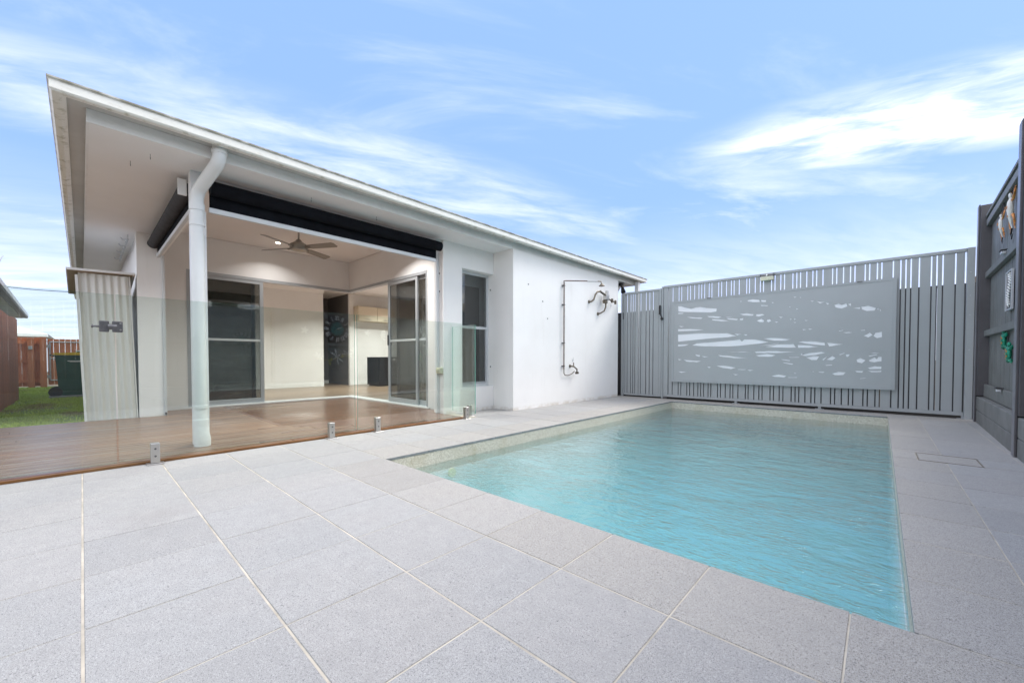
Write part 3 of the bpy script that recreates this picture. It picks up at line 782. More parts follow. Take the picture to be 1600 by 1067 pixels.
fl = tag(MB().box(-14.2, HX-.10, 0.722, 7.46, -0.05, 0.008).box(HX-.10, -4.702, HY+.10, 7.46, -0.05, 0.008).obj('indoor_floor', 'earth'), kind='structure')
x = -4.72
kk = 0
while x > -13.0:
    y0 = 0.80 if x < HX - .1 else HY + .1
    off = (kk % 3) * 0.9
    ce = [y0] + [c for c in (2.4+off, 4.6+off*.5) if c > y0 + .3] + [7.36]
    for a, b in zip(ce[:-1], ce[1:]):
        B(x-.178, x-.002, a+.001, b-.001, .008, .020).obj('floorboard', 'indoor_wood', fl)
    x -= .18; kk += 1
    if kk > 60: break
# kitchen pieces
cup = empty('wall_cupboard', (-11.3, 6.1, 2.1), 'cream wall cupboard with two doors at the back of the room behind the patio', 'cupboard')
MB().box(-11.498,-11.18,5.48,6.66,1.90,2.33).obj('carcass','cupboard',cup)
for a in (5.49, 6.08):
    dd = MB().box(-11.178,-11.16,a,a+.575,1.91,2.32,bev=.003).obj('door','cupboard',cup)
    MB().box(-11.158,-11.14,a+.20,a+.38,1.955,1.968).obj('handle','steel',dd)
fz = empty('black_cabinet', (-10.4, 5.9, 0.02), 'glossy black kitchen cabinet standing at the back behind the half-open side door', 'cabinet')
MB().box(-10.9,-10.22,5.60,6.25,.05,.84,bev=.006).obj('body','black_gloss',fz); MB().box(-10.85,-10.27,5.64,6.21,.02,.05).obj('plinth','black_plastic',fz)
MB().box(-10.218,-10.21,5.62,6.23,.46,.82,bev=.003).obj('door','black_gloss',fz)
MB().box(-10.209,-10.205,6.02,6.10,.74,.80).obj('sticker','white_plastic',fz)
# lit downlight beside the fan, then unseen downlights added as fill
def downlight(x, y, z, label, watt=9.0):
    e_ = empty('downlight', (x,y,z), label, 'ceiling light', 'downlights in the ceilings')
    MB().tube([(x,y,z-.004),(x,y,z)], .048, 20).obj('trim_ring','trim_white',e_)
    MB().tube([(x,y,z-.0055),(x,y,z-.0042)], .034, 20).obj('lens','lamp_glow',e_)
    ld = bpy.data.lights.new('downlight_lamp','AREA'); ld.shape = 'DISK'; ld.size = 0.07; ld.energy = watt; ld.color = (1.0,.975,.945); ld.spread = rad(130)
    lo = bpy.data.objects.new('lamp', ld); COL.objects.link(lo); lo.location = (0,0,-.008); lo.parent = e_
    return e_
downlight(-7.30, 2.22, 2.692, 'small lit round downlight in the patio ceiling beside the fan', 4)
downlight(-5.35, 1.45, 2.692, 'added fill downlight hidden in the patio ceiling behind the wide blind near the corner post', 17)  # this and the next are added out of view to brighten the patio
downlight(-5.35, 2.95, 2.692, 'added fill downlight hidden in the patio ceiling behind the wide blind near the side door', 17)
downlight(-9.6, 2.2, zc, 'added fill downlight in the room straight behind the left door', 36)  # the room downlights are unseen, added to brighten the interior
downlight(-9.8, 4.6, zc, 'added fill downlight in the room in front of the dark hallway', 36)
downlight(-7.4, 5.4, zc, 'added fill downlight in the room behind the right-hand door', 36)
downlight(-10.0, 6.3, zc, 'added fill downlight above the black cabinet', 36)

# ------------------------------------------------------------------ blinds and tracks
def blind(name_label, mb_tube, mb_fab, mb_bar, ends, tubemat, loc):
    e_ = empty('roller_blind', loc, name_label, 'outdoor blind', 'outdoor roller blinds over the patio openings')
    mb_tube.obj('tube', tubemat, e_, True); mb_fab.obj('fabric', 'blind_fabric', e_); mb_bar.obj('bottom_bar', 'alu_light', e_)
    for b in ends: b.obj('end_bracket', 'white_plastic', e_)
    return e_
bz = 2.305
blind('black fabric roller blind rolled up above the wide patio opening facing the pool',
      MB().tube([(-4.41,0.80,bz),(-4.41,3.33,bz)], .062, 24), MB().box(-4.456,-4.451,.80,3.29,2.13,bz), MB().box(-4.470,-4.438,.795,3.28,2.095,2.140,bev=.003),
      [MB().tube([(-4.41,3.332,bz),(-4.41,3.345,bz)], .05, 20)], 'blind_fabric', (-4.41,2.0,bz))
blind('dark grey roller blind rolled up above the left side opening of the patio',
      MB().tube([(-4.62,0.665,bz),(-7.09,0.665,bz)], .062, 24), MB().box(-7.06,-4.62,.700,.705,2.16,bz), MB().box(-7.06,-4.60,.690,.722,2.125,2.168,bev=.003),
      [MB().box(-4.615,-4.60,.600,.665,bz-.06,bz+.085,bev=.004)], 'blind_grey', (-5.9,.665,bz))
tkk = empty('blind_track', (-4.60,3.40,1), 'slim white vertical blind track on the right side of the patio opening', 'blind track', 'blind tracks')
MB().box(-4.625,-4.575,3.385,3.428,.02,2.31,bev=.003).obj('channel','post_white',tkk)
tkk = empty('blind_track', (-7.09,.73,1), 'slim grey blind track on the column at the left of the patio', 'blind track', 'blind tracks')
MB().box(-7.108,-7.075,.745,.775,.02,2.315,bev=.003).obj('channel','alu_light',tkk); MB().box(-7.074,-7.055,.75,.77,.03,.065,bev=.004).obj('latch','black_plastic',tkk)
tkk = empty('blind_track', (-4.47,.77,1), 'white blind track running down the right edge of the corner post', 'blind track', 'blind tracks')
MB().box(-4.50,-4.445,.757,.775,.02,2.095,bev=.003).obj('channel','post_white',tkk)
# double outlet
ou = empty('power_outlet', (-4.6,3.41,.62), 'cream weatherproof power outlet on the pier beside the right blind track', 'power outlet')
MB().box(-4.585,-4.485,3.375,3.428,.575,.665,bev=.008).obj('body','cream_plastic',ou)
for a in (-4.572,-4.535): MB().box(a,a+.025,3.362,3.376,.60,.64,bev=.004).obj('cover_flap','cream_plastic',ou)

# ------------------------------------------------------------------ ceiling fan
fan = empty('ceiling_fan', (-6.27,2.18,2.69), 'bronze ceiling fan with four flat blades under the patio ceiling', 'ceiling fan')
fx, fy_ = -6.27, 2.18
MB().tube([(fx,fy_,2.69),(fx,fy_,2.655)], [.06,.045], 20).obj('canopy','fan_metal',fan,True)
MB().tube([(fx,fy_,2.66),(fx,fy_,2.50)], .012, 10).obj('rod','fan_metal',fan,True)
MB().tube([(fx,fy_,2.52),(fx,fy_,2.49),(fx,fy_,2.47),(fx,fy_,2.45),(fx,fy_,2.40),(fx,fy_,2.365),(fx,fy_,2.345)], [.03,.05,.085,.115,.12,.11,.05], 24).obj('motor','fan_metal',fan,True)
for k in range(4):
    a = rad(29 + 90*k)
    mb = MB(); L0, L1 = .13, .62; th = rad(-12)
    ring = []
    for (l, hw) in ((L0,.035),(L0+.06,.055),(L1-.03,.066),(L1,.045)):
        for s in (-1,1):
            for zt in (0,.006):
                u, v, z = l, s*hw*math.cos(th), 2.405 + s*hw*math.sin(th) + zt
                ring.append((fx+u*math.cos(a)-v*math.sin(a), fy_+u*math.sin(a)+v*math.cos(a), z))
    fs = []
    for i in range(3):
        b = i*4; fs += [(b,b+4,b+6,b+2),(b+1,b+3,b+7,b+5),(b,b+1,b+5,b+4),(b+2,b+6,b+7,b+3)]
    fs += [(0,2,3,1),(12,13,15,14)]
    mb.add(ring, fs); bl_ = mb.obj('blade','fan_blade',fan)
    c, s_ = math.cos(a), math.sin(a)
    MB().tube([(fx+.09*c,fy_+.09*s_,2.40),(fx+.19*c,fy_+.19*s_,2.403)], .014, 6).obj('blade_arm','fan_metal',bl_)

# ------------------------------------------------------------------ shower on the wall
WX = -4.06
sw = empty('outdoor_shower', (WX,5.67,1.3), 'old brown copper outdoor shower pipe with a small rose on the white wall', 'outdoor shower')
MB().tube([(WX+.035,5.67,.60),(WX+.035,5.67,2.10)], .0105, 10).obj('riser','copper_old',sw,True)
MB().tube([(WX+.035,5.67,2.10),(WX+.037,5.66,2.125),(WX+.06,5.70,2.13),(WX+.33,6.02,2.135)], .0095, 10).obj('arm','copper_old',sw,True)
MB().tube([(WX+.30,5.985,2.134),(WX+.42,6.125,2.136)], .013, 10).obj('arm_sleeve','steel',sw,True)
MB().tube([(WX+.42,6.125,2.136),(WX+.46,6.17,2.13),(WX+.47,6.18,2.09)], .010, 10).tube([(WX+.47,6.18,2.095),(WX+.47,6.18,2.055),(WX+.47,6.18,2.05)], [.014,.052,.052], 20).obj('shower_rose','brass_old',sw,True)
for z in (.66,1.06,1.72,2.05): MB().box(WX,WX+.04,5.645,5.695,z-.008,z+.008).obj('clip','dark_steel',sw)
MB().tube([(WX+.035,5.67,.60),(WX+.033,5.675,.53),(WX+.033,5.71,.50),(WX+.035,5.80,.495),(WX+.04,5.90,.52),(WX+.05,5.97,.56)], .008, 8).obj('hose','brass_old',sw,True)
tp = empty('garden_tap', (WX,5.96,.6), 'brass garden tap low on the white wall at the foot of the shower pipe', 'tap')
MB().tube([(WX,5.90,.655),(WX+.05,5.90,.655),(WX+.07,5.93,.645),(WX+.09,5.99,.60),(WX+.09,5.99,.55)], .013, 8).obj('body','brass_old',tp,True)
MB().tube([(WX+.06,5.93,.65),(WX+.06,5.93,.72)], .008, 8).obj('spindle','brass_old',tp,True)
MB().box(WX+.05,WX+.10,5.985,6.045,.53,.54).box(WX+.07,WX+.08,5.97,6.06,.515,.555).obj('handle','brass_old',tp)
MB().tube([(WX,5.90,.655),(WX+.006,5.90,.655)], .03, 14).obj('flange','brass_old',tp,True)
def tagring(y, z, lab):
    r_ = empty('tag', (WX+.1, y, z), lab, 'tag')
    c = [(WX+.09, y+.022*math.cos(a), z+.045*math.sin(a)) for a in [i*math.pi/8 for i in range(17)]]
    MB().tube(c, .005, 6, cap=False).obj('ring','white_plastic',r_,True)
    MB().box(WX+.087,WX+.093,y-.012,y+.012,z-.03,z+.0).obj('card','frame_silver',r_)
tagring(5.86,.77,'small pale oval tag hanging above the garden tap')
tagring(7.20,1.86,'small pale oval tag hanging below the right end of the brass pipework')
pv = empty('valve_manifold', (WX,6.95,1.95), 'tangle of old brass pipes and valves high on the white wall near the gate', 'pipe valves')
MB().tube([(WX,6.52,1.86),(WX+.05,6.52,1.86),(WX+.07,6.58,1.90),(WX+.08,6.62,2.00),(WX+.09,6.68,2.06),(WX+.10,6.78,2.07)], .017, 8).obj('left_pipe','brass_old',pv,True)
MB().tube([(WX+.10,6.76,2.075),(WX+.10,6.90,2.04),(WX+.10,7.0,2.02)], .021, 8).obj('union','brass_old',pv,True)
MB().box(WX+.05,WX+.13,6.95,7.07,1.93,2.05,bev=.012).box(WX+.07,WX+.12,7.0,7.06,2.05,2.12,bev=.006).obj('valve_body','steel',pv)
MB().box(WX+.05,WX+.12,6.93,7.02,1.87,1.93,bev=.01).obj('union_nut','brass_old',pv)
MB().tube([(WX+.09,7.07,1.98),(WX+.09,7.18,1.95),(WX+.09,7.40,1.93)], .014, 8).obj('right_pipe','brass_old',pv,True)
MB().box(WX+.07,WX+.11,7.22,7.26,1.91,1.99,bev=.005).box(WX+.07,WX+.11,7.36,7.39,1.89,1.97,bev=.005).obj('handle','brass_old',pv)
MB().tube([(WX+.09,7.0,1.90),(WX+.09,6.99,1.80),(WX+.08,6.95,1.72),(WX+.05,6.86,1.67),(WX,6.84,1.66)], .015, 8).obj('down_pipe','brass_old',pv,True)
for (a,b) in ((6.52,1.86),(6.84,1.66)): MB().tube([(WX,a,b),(WX+.008,a,b)], .032, 14).obj('flange','brass_old',pv,True)
# sensor light under the far eave
fl_ = empty('sensor_light', (-4.15,8.0,2.43), 'black twin sensor light under the eave at the far end of the house', 'security light')
MB().tube([(-4.17,8.0,2.432),(-4.17,8.0,2.37)], .055, 16).obj('base','black_plastic',fl_,True)
MB().tube([(-4.17,8.0,2.37),(-4.12,7.98,2.30)], [.015,.015], 8).tube([(-4.14,8.0,2.33),(-4.08,7.93,2.22)], [.03,.05], 14).obj('spot','black_plastic',fl_,True)
MB().tube([(-4.20,7.99,2.36),(-4.24,7.93,2.27)], [.03,.045], 14).obj('spot','steel',fl_,True)

# ------------------------------------------------------------------ frameless glass pool fence
GXP = -3.968
def glass_panel(x0,x1,y0,y1,z0,z1,label):
    mb = B(x0,x1,y0,y1,z0,z1); me = mb.mesh('glass_panel', ['fence_glass','glass_edge'])
    along_y = (y1-y0) > (x1-x0)
    for p in me.polygons:
        big = abs(p.normal.x) > .5 if along_y else abs(p.normal.y) > .5
        p.material_index = 0 if big else 1
    return tag(link('glass_panel', me), label, 'glass fence panel', 'frameless glass pool fence panels')
gg = glass_panel(GXP-.006,GXP+.006,-1.20,0.158,.045,1.232,'clear frameless glass gate panel with a black latch left of the downpipe')
g1 = glass_panel(GXP-.006,GXP+.006,0.168,1.905,.05,1.234,'long clear glass fence panel in front of the corner post and left door')
g2 = glass_panel(GXP-.006,GXP+.006,1.93,3.565,.05,1.236,'long clear glass fence panel in front of the right-hand sliding door')
g3 = glass_panel(-4.465,-3.985,3.572,3.584,.05,1.236,'short clear glass return panel running from the fence to the window wall')
def spigot(x, y, lab, along='y'):
    e_ = empty('spigot', (x,y,0), lab, 'glass clamp', 'steel glass clamps on the paving')
    a, b = (.026,.026)
    MB().box(x-.05,x+.05,y-.05,y+.05,0.0008,.007,bev=.002).obj('base_plate','steel',e_)
    if along == 'y':
        m_ = MB().box(x-.027,x-.0065,y-b,y+b,.007,.155,bev=.003).box(x+.0065,x+.027,y-b,y+b,.007,.155,bev=.003).box(x-.0065,x+.0065,y-b,y+b,.007,.048)
        sc_ = [MB().tube([(x+.027,y,z),(x+.030,y,z)], .007, 10) for z in (.06,.115)]
    else:
        m_ = MB().box(x-b,x+b,y-.027,y-.0065,.007,.155,bev=.003).box(x-b,x+b,y+.0065,y+.027,.007,.155,bev=.003).box(x-b,x+b,y-.0065,y+.0065,.007,.048)
        sc_ = [MB().tube([(x,y-.030,z),(x,y-.027,z)], .007, 10) for z in (.06,.115)]
    m_.obj('clamp','steel',e_)
    for q in sc_: q.obj('screw','dark_steel',e_)
spigot(GXP,0.36,'steel glass clamp nearest the camera left of the downpipe')
spigot(GXP,1.66,'steel glass clamp just left of the gap between the two long glass panels')
spigot(GXP,2.15,'steel glass clamp just right of the gap between the two long glass panels')
spigot(GXP,3.40,'steel glass clamp at the far right end of the glass fence')
spigot(-4.10,3.578,'steel glass clamp under the short return panel by the window','x')
la = empty('gate_latch', (GXP,.14,1.0), 'dark metal latch bridging the gate panel and fixed glass panel', 'latch')
MB().box(GXP+.007,GXP+.030,.082,.132,.968,1.045,bev=.004).obj('keeper','dark_steel',la)
MB().box(GXP+.007,GXP+.034,.146,.200,.968,1.045,bev=.004).obj('lock_body','dark_steel',la)
MB().tube([(GXP+.022,.125,1.006),(GXP+.022,.17,1.006)], .020, 14).obj('barrel','dark_steel',la,True)
MB().tube([(GXP+.022,.05,1.006),(GXP+.022,.088,1.006)], .007, 10).tube([(GXP+.022,.046,1.006),(GXP+.022,.054,1.006)], .012, 12).obj('knob','dark_steel',la,True)
for (a,b) in ((.188,.985),(.188,1.03)): MB().tube([(GXP+.034,a,b),(GXP+.036,a,b)], .006, 8).obj('screw','steel',la)

# ================================================================== SLATTED METAL GATE WALL
GYF = 7.80
GAPS = [-3.052,-2.972,-2.858,-2.808,-2.697,-2.646,-2.571,-2.496,-2.447,-2.395,-2.318,-2.271,-2.158,-2.109,-2.03,-1.953,-1.908,-1.828,-1.713,-1.671,-1.585,-1.51,-1.463,-1.349,-1.3,-1.22,-1.169,-1.057,-1.005,-0.956,-0.876,-0.799,-0.751,-0.673,-0.557,-0.508,-0.429,-0.348,-0.298,-0.184,-0.136,-0.053,-0.006,0.113,0.189,0.241,0.291,0.371,0.486,0.537,0.591,0.705,0.792]
PG = [-3.922,-3.845,-3.796,-3.751,-3.673,-3.626,-3.514,-3.439,-3.365]
gate = empty('slatted_screen', (-1.2,GYF,0), 'wide grey vertical-slat metal screen behind the pool with a cut-out panel', 'metal screen')
slat_cache = {}
def slat(x0, x1, par, z0, z1, y=GYF):
    g2_ = 0.0068; a, b = x0+g2_, x1-g2_
    k = (round(b-a,3), z0, z1)
    if k not in slat_cache: slat_cache[k] = MB().box(-(b-a)/2,(b-a)/2,0,.016,z0,z1,bev=.0015).mesh('slat','gate_paint')
    o = link('slat', slat_cache[k]); o.location = ((a+b)/2, y, 0); o.parent = par; o.matrix_parent_inverse = par.matrix_basis.inverted()
for a, b in zip(GAPS[:-1], GAPS[1:]): slat(a, b, gate, .087, 2.17)
MB().box(-3.150,-3.060,GYF-.004,GYF+.05,.087,2.168,bev=.003).obj('stile','gate_paint',gate)
MB().box(-3.150,.80,GYF-.012,GYF+.045,2.170,2.212,bev=.003).obj('top_rail','gate_paint',gate)
MB().box(-3.150,.80,GYF-.012,GYF+.045,.042,.085,bev=.003).obj('bottom_rail','gate_paint',gate)
MB().box(.802,.872,GYF-.020,GYF+.045,.005,2.215,bev=.003).obj('end_post','gate_paint',gate)
for xx in (-1.86,-.69,.80):
    f_ = MB().box(xx-.018,xx+.018,GYF-.006,GYF+.03,.009,.041).box(xx-.055,xx+.055,GYF-.03,GYF+.045,.0012,.008,bev=.001); f_.obj('foot','gate_paint',gate)
for xx, zz_ in ((.835,1.9),(.835,1.35),(.835,.9),(.835,1.6)): MB().tube([(xx,GYF-.020,zz_),(xx,GYF-.024,zz_)], .006, 8).obj('screw','galvanised',gate)
wh = MB(); wh.tube([(-3.10,GYF-.02,.022),(-3.10,GYF+.01,.022)], .020, 14).box(-3.13,-3.07,GYF-.028,GYF-.020,.01,.05)
wh.obj('wheel','dark_steel',gate)
# cut-out panel
CUTS=[[(-2.848,1.789),(-2.793,1.784),(-2.741,1.759),(-2.607,1.718),(-2.524,1.737),(-2.45,1.739),(-2.348,1.713),(-2.169,1.686),(-2.174,1.634),(-2.267,1.624),(-2.734,1.67),(-2.847,1.688)],
[(-2.847,1.662),(-2.743,1.653),(-2.763,1.637),(-2.847,1.641)],
[(-2.691,1.57),(-2.564,1.558),(-2.405,1.538),(-2.427,1.52),(-2.578,1.539)],
[(-2.333,1.562),(-2.215,1.556),(-2.086,1.53),(-2.137,1.514),(-2.293,1.539)],
[(-2.06,1.533),(-1.911,1.517),(-1.985,1.509)],
[(-2.245,1.502),(-2.111,1.484),(-1.959,1.45),(-2.085,1.452),(-2.24,1.482)],
[(-2.01,1.497),(-1.91,1.495),(-1.825,1.476),(-1.842,1.455),(-1.972,1.475)],
[(-1.802,1.56),(-1.695,1.566),(-1.59,1.539),(-1.601,1.516),(-1.742,1.532)],
[(-1.801,1.48),(-1.741,1.484),(-1.753,1.452),(-1.794,1.455)],
[(-1.551,1.536),(-1.465,1.537),(-1.431,1.516),(-1.509,1.496),(-1.555,1.507)],
[(-1.543,1.428),(-1.475,1.457),(-1.437,1.423),(-1.445,1.398),(-1.508,1.405)],
[(-1.392,1.433),(-1.353,1.441),(-1.337,1.409),(-1.374,1.391),(-1.401,1.408)],
[(-1.686,1.785),(-1.604,1.793),(-1.513,1.776),(-1.501,1.738),(-1.604,1.746),(-1.678,1.763)],
[(-1.485,1.77),(-1.411,1.758),(-1.418,1.73),(-1.478,1.739)],
[(-1.489,1.685),(-1.377,1.669),(-1.399,1.659),(-1.477,1.668)],
[(-1.334,1.722),(-1.295,1.708),(-1.323,1.698)],
[(-2.848,1.353),(-2.618,1.344),(-2.384,1.318),(-2.507,1.307),(-2.847,1.311)],
[(-2.847,1.249),(-2.479,1.256),(-2.29,1.248),(-1.995,1.238),(-1.846,1.185),(-1.981,1.166),(-2.211,1.158),(-2.533,1.137),(-2.845,1.112)],
[(-2.845,1.058),(-2.644,1.059),(-2.714,1.029),(-2.845,1.023)],
[(-2.587,1.035),(-2.504,1.073),(-2.236,1.088),(-2.006,1.104),(-1.797,1.121),(-1.761,1.085),(-1.725,1.119),(-1.574,1.114),(-1.37,1.063),(-1.504,1.041),(-1.784,1.013),(-2.03,1.005),(-2.341,1.012)],
[(-1.449,1.125),(-1.283,1.13),(-1.05,1.099),(-1.133,1.079),(-1.283,1.084)],
[(-1.414,0.986),(-1.239,1.021),(-1.029,1.023),(-0.995,0.965),(-1.153,0.968)],
[(-0.968,1.046),(-0.908,1.062),(-0.75,1.055),(-0.635,1.032),(-0.631,0.989),(-0.828,1.018)],
[(-0.607,1.031),(-0.523,1.02),(-0.414,1.005),(-0.504,0.988),(-0.578,0.974)],
[(-0.973,1.007),(-0.867,0.999),(-0.71,0.972),(-0.827,0.959),(-0.967,0.962)],
[(-1.571,0.905),(-1.368,0.916),(-1.007,0.898),(-1.195,0.883),(-1.548,0.884)],
[(-1.559,0.847),(-1.39,0.869),(-1.269,0.845),(-1.323,0.822),(-1.502,0.823)],
[(-2.143,0.854),(-2.003,0.842),(-1.675,0.797),(-1.879,0.798),(-2.104,0.829)],
[(-2.53,0.868),(-2.442,0.853),(-2.453,0.825),(-2.508,0.839)],
[(-2.426,0.836),(-2.299,0.827),(-2.366,0.813)],
[(-2.741,0.77),(-2.585,0.755),(-2.425,0.744),(-2.501,0.724),(-2.683,0.734)],
[(-2.843,0.784),(-2.77,0.773),(-2.828,0.758)],
[(-2.167,0.664),(-2.026,0.665),(-1.852,0.632),(-1.926,0.606),(-2.051,0.623)],
[(-1.684,0.6),(-1.579,0.594),(-1.637,0.579)],
[(-2.841,0.546),(-2.682,0.538),(-2.782,0.521)],
[(-1.32,0.503),(-1.222,0.529),(-1.116,0.509),(-1.147,0.485),(-1.276,0.489)],
[(-0.925,0.838),(-0.826,0.876),(-0.671,0.892),(-0.624,0.877),(-0.747,0.844),(-0.865,0.83)],
[(-0.865,0.808),(-0.776,0.827),(-0.699,0.822),(-0.727,0.767),(-0.795,0.767)],
[(-0.613,0.772),(-0.539,0.828),(-0.502,0.798),(-0.538,0.765)],
[(-0.385,0.851),(-0.337,0.85),(-0.358,0.814),(-0.376,0.814)],
[(-0.261,0.774),(-0.218,0.795),(-0.163,0.763),(-0.2,0.72),(-0.255,0.738)],
[(-0.129,0.763),(-0.066,0.804),(-0.041,0.779),(-0.025,0.812),(0.008,0.812),(0.008,0.75),(-0.065,0.736),(-0.115,0.745)],
[(-0.139,0.657),(-0.064,0.68),(0.01,0.674),(0.007,0.639),(-0.114,0.637)],
[(-0.276,0.609),(-0.181,0.608),(-0.198,0.585),(-0.258,0.589)],
[(-0.139,0.612),(0.01,0.617),(0.007,0.597),(-0.097,0.592)],
[(-0.539,0.561),(-0.463,0.593),(-0.381,0.586),(-0.408,0.545),(-0.508,0.54)],
[(-0.188,1.119),(-0.121,1.164),(-0.091,1.129),(-0.137,1.095)],
[(-0.081,1.111),(-0.06,1.159),(0.007,1.169),(0.008,1.094),(-0.045,1.08)],
[(-0.425,1.182),(-0.354,1.184),(-0.31,1.172),(-0.38,1.164)],
[(-0.527,1.599),(-0.476,1.615),(-0.44,1.591),(-0.386,1.609),(-0.377,1.562),(-0.439,1.537),(-0.512,1.562)],
[(-0.368,1.596),(-0.333,1.606),(-0.336,1.563)],
[(-0.315,1.531),(-0.228,1.539),(-0.236,1.513)],
[(-0.22,1.548),(-0.144,1.554),(-0.06,1.511),(-0.076,1.477),(-0.159,1.477),(-0.211,1.506)],
[(-0.05,1.499),(-0.03,1.506),(-0.036,1.48)],
[(-0.748,1.682),(-0.7,1.663),(-0.643,1.655),(-0.7,1.636)],
[(-0.826,1.697),(-0.768,1.684),(-0.797,1.67)],
[(-0.634,1.644),(-0.587,1.63),(-0.605,1.608)],
[(-0.023,1.497),(-0.007,1.48),(-0.013,1.456)],
[(-1.234,1.474),(-1.17,1.464),(-1.201,1.446)],
[(-1.085,1.433),(-1.054,1.423),(-1.071,1.407)],
[(-1.03,1.434),(-1.003,1.42),(-1.021,1.401)],
[(-1.037,1.375),(-0.992,1.369),(-1.012,1.353)],
[(-0.892,1.397),(-0.842,1.389),(-0.872,1.377)],
[(-1.287,1.396),(-1.233,1.39),(-1.265,1.374)],
[(-0.92,1.257),(-0.86,1.246),(-0.9,1.234)],
[(-0.846,1.258),(-0.782,1.252),(-0.821,1.237)],
[(-1.038,1.778),(-0.997,1.768),(-1.021,1.756)],
[(-0.957,1.764),(-0.932,1.754),(-0.948,1.746)],
[(-1.005,1.591),(-0.97,1.58),(-0.995,1.563)],
[(-1.098,1.629),(-1.067,1.619),(-1.086,1.608)],
[(-1.804,1.786),(-1.768,1.778),(-1.787,1.766)],
[(-1.883,1.222),(-1.762,1.211),(-1.834,1.193)],
[(-1.738,1.205),(-1.679,1.2),(-1.702,1.182)],
[(-2.833,1.411),(-2.732,1.397),(-2.79,1.385)],
[(-2.324,0.645),(-2.253,0.635),(-2.289,0.617)],
[(-1.9,0.519),(-1.808,0.516),(-1.851,0.499)],
[(-1.193,0.779),(-1.067,0.761),(-1.077,0.749),(-1.172,0.766)],
[(-1.171,0.731),(-1.025,0.704),(-1.041,0.691),(-1.15,0.715)],
[(-1.088,0.816),(-0.945,0.813),(-0.955,0.804),(-1.078,0.804)],
[(-1.504,1.004),(-1.37,1.019),(-1.218,1.043),(-1.239,1.031),(-1.37,1.006)],
[(-0.935,0.853),(-0.921,0.868),(-0.905,0.862),(-0.921,0.843)],
[(-0.783,0.594),(-0.754,0.59),(-0.773,0.577)],
[(-0.706,0.588),(-0.629,0.585),(-0.648,0.57),(-0.696,0.576)],
[(-1.023,0.561),(-0.982,0.557),(-1.002,0.547)],
[(-0.621,0.69),(-0.537,0.696),(-0.546,0.684),(-0.612,0.679)],
[(-0.224,1.203),(-0.172,1.207),(-0.176,1.196),(-0.215,1.193)],
[(-0.471,1.208),(-0.417,1.217),(-0.42,1.205),(-0.462,1.198)],
[(-0.222,0.498),(-0.154,0.509),(-0.163,0.5),(-0.214,0.491)],
[(-1.105,0.489),(-0.971,0.496),(-0.981,0.483),(-1.084,0.48)],
[(-1.828,0.608),(-1.696,0.607),(-1.708,0.596),(-1.816,0.597)],
[(-2.004,0.905),(-1.783,0.908),(-1.618,0.911),(-1.783,0.897)],
[(-0.66,0.772),(-0.628,0.803),(-0.604,0.817),(-0.621,0.791),(-0.647,0.762)],
[(-0.466,0.849),(-0.403,0.874),(-0.394,0.867),(-0.448,0.84)],
[(-0.125,0.865),(-0.067,0.875),(-0.01,0.87),(-0.067,0.86)],
[(-0.133,0.831),(-0.034,0.853),(-0.042,0.839),(-0.116,0.819)]]
crv = bpy.data.curves.new('cut_sheet', 'CURVE'); crv.dimensions = '2D'; crv.fill_mode = 'BOTH'; crv.extrude = 0.0015
def spl(pts):
    s_ = crv.splines.new('POLY'); s_.points.add(len(pts)-1); s_.use_cyclic_u = True
    for i_, (u, v) in enumerate(pts): s_.points[i_].co = (u, v, 0, 1)
spl([(-2.930,.375),(.110,.375),(.110,1.885),(-2.930,1.850)])
def jag(pts, k):
    """laser cut edges wander a little between the traced corners"""
    out = []; rr = random.Random(k)
    for i_ in range(len(pts)):
        a, b = pts[i_], pts[(i_+1) % len(pts)]; out.append(a)
        L = math.hypot(b[0]-a[0], b[1]-a[1]); n_ = int(L / .07)
        for j_ in range(1, n_+1):
            t_ = j_/(n_+1); out.append((a[0]+(b[0]-a[0])*t_ + rr.uniform(-.004,.004), a[1]+(b[1]-a[1])*t_ + rr.uniform(-.0028,.0028)))
    return out
for k_, c_ in enumerate(CUTS): spl(jag(c_, k_) if c_[0][0] > -2.84 else c_)
tmp = bpy.data.objects.new('tmp', crv); COL.objects.link(tmp)
bpy.context.view_layer.update()
sheet_me = bpy.data.meshes.new_from_object(tmp.evaluated_get(bpy.context.evaluated_depsgraph_get()))
bpy.data.objects.remove(tmp)
for v in sheet_me.vertices: v.co = (v.co.x, 7.742 + v.co.z, v.co.y)
sheet_me.materials.clear(); sheet_me.materials.append(M['gate_panel_paint'])
sheet_me.update()
dpn = link('decorative_panel', sheet_me, gate)
fm = MB(); 
fm.prism([(-2.972,.345),(-2.925,.385),(-2.925,1.848),(-2.972,1.880)], 1, 7.735, 7.795)
fm.prism([(.152,.345),(.105,.385),(.105,1.885),(.152,1.920)], 1, 7.735, 7.795)
fm.prism([(-2.972,.345),(.152,.345),(.105,.385),(-2.925,.385)], 1, 7.7352, 7.7948)
fm.prism([(-2.972,1.880),(.152,1.920),(.105,1.885),(-2.925,1.848)], 1, 7.7352, 7.7948)
fm.obj('panel_frame','gate_paint',dpn)
MB().prism([(-2.92,.39),(.10,.39),(.10,1.878),(-2.92,1.842)], 1, 7.7445, 7.7465).obj('backing_sheet','backing_white',dpn)
for xx in (-2.30,-.24): MB().box(xx-.03,xx+.03,7.725,7.7348,1.868+(xx+3)*.012,1.882+(xx+3)*.012).obj('clip','dark_steel',dpn)
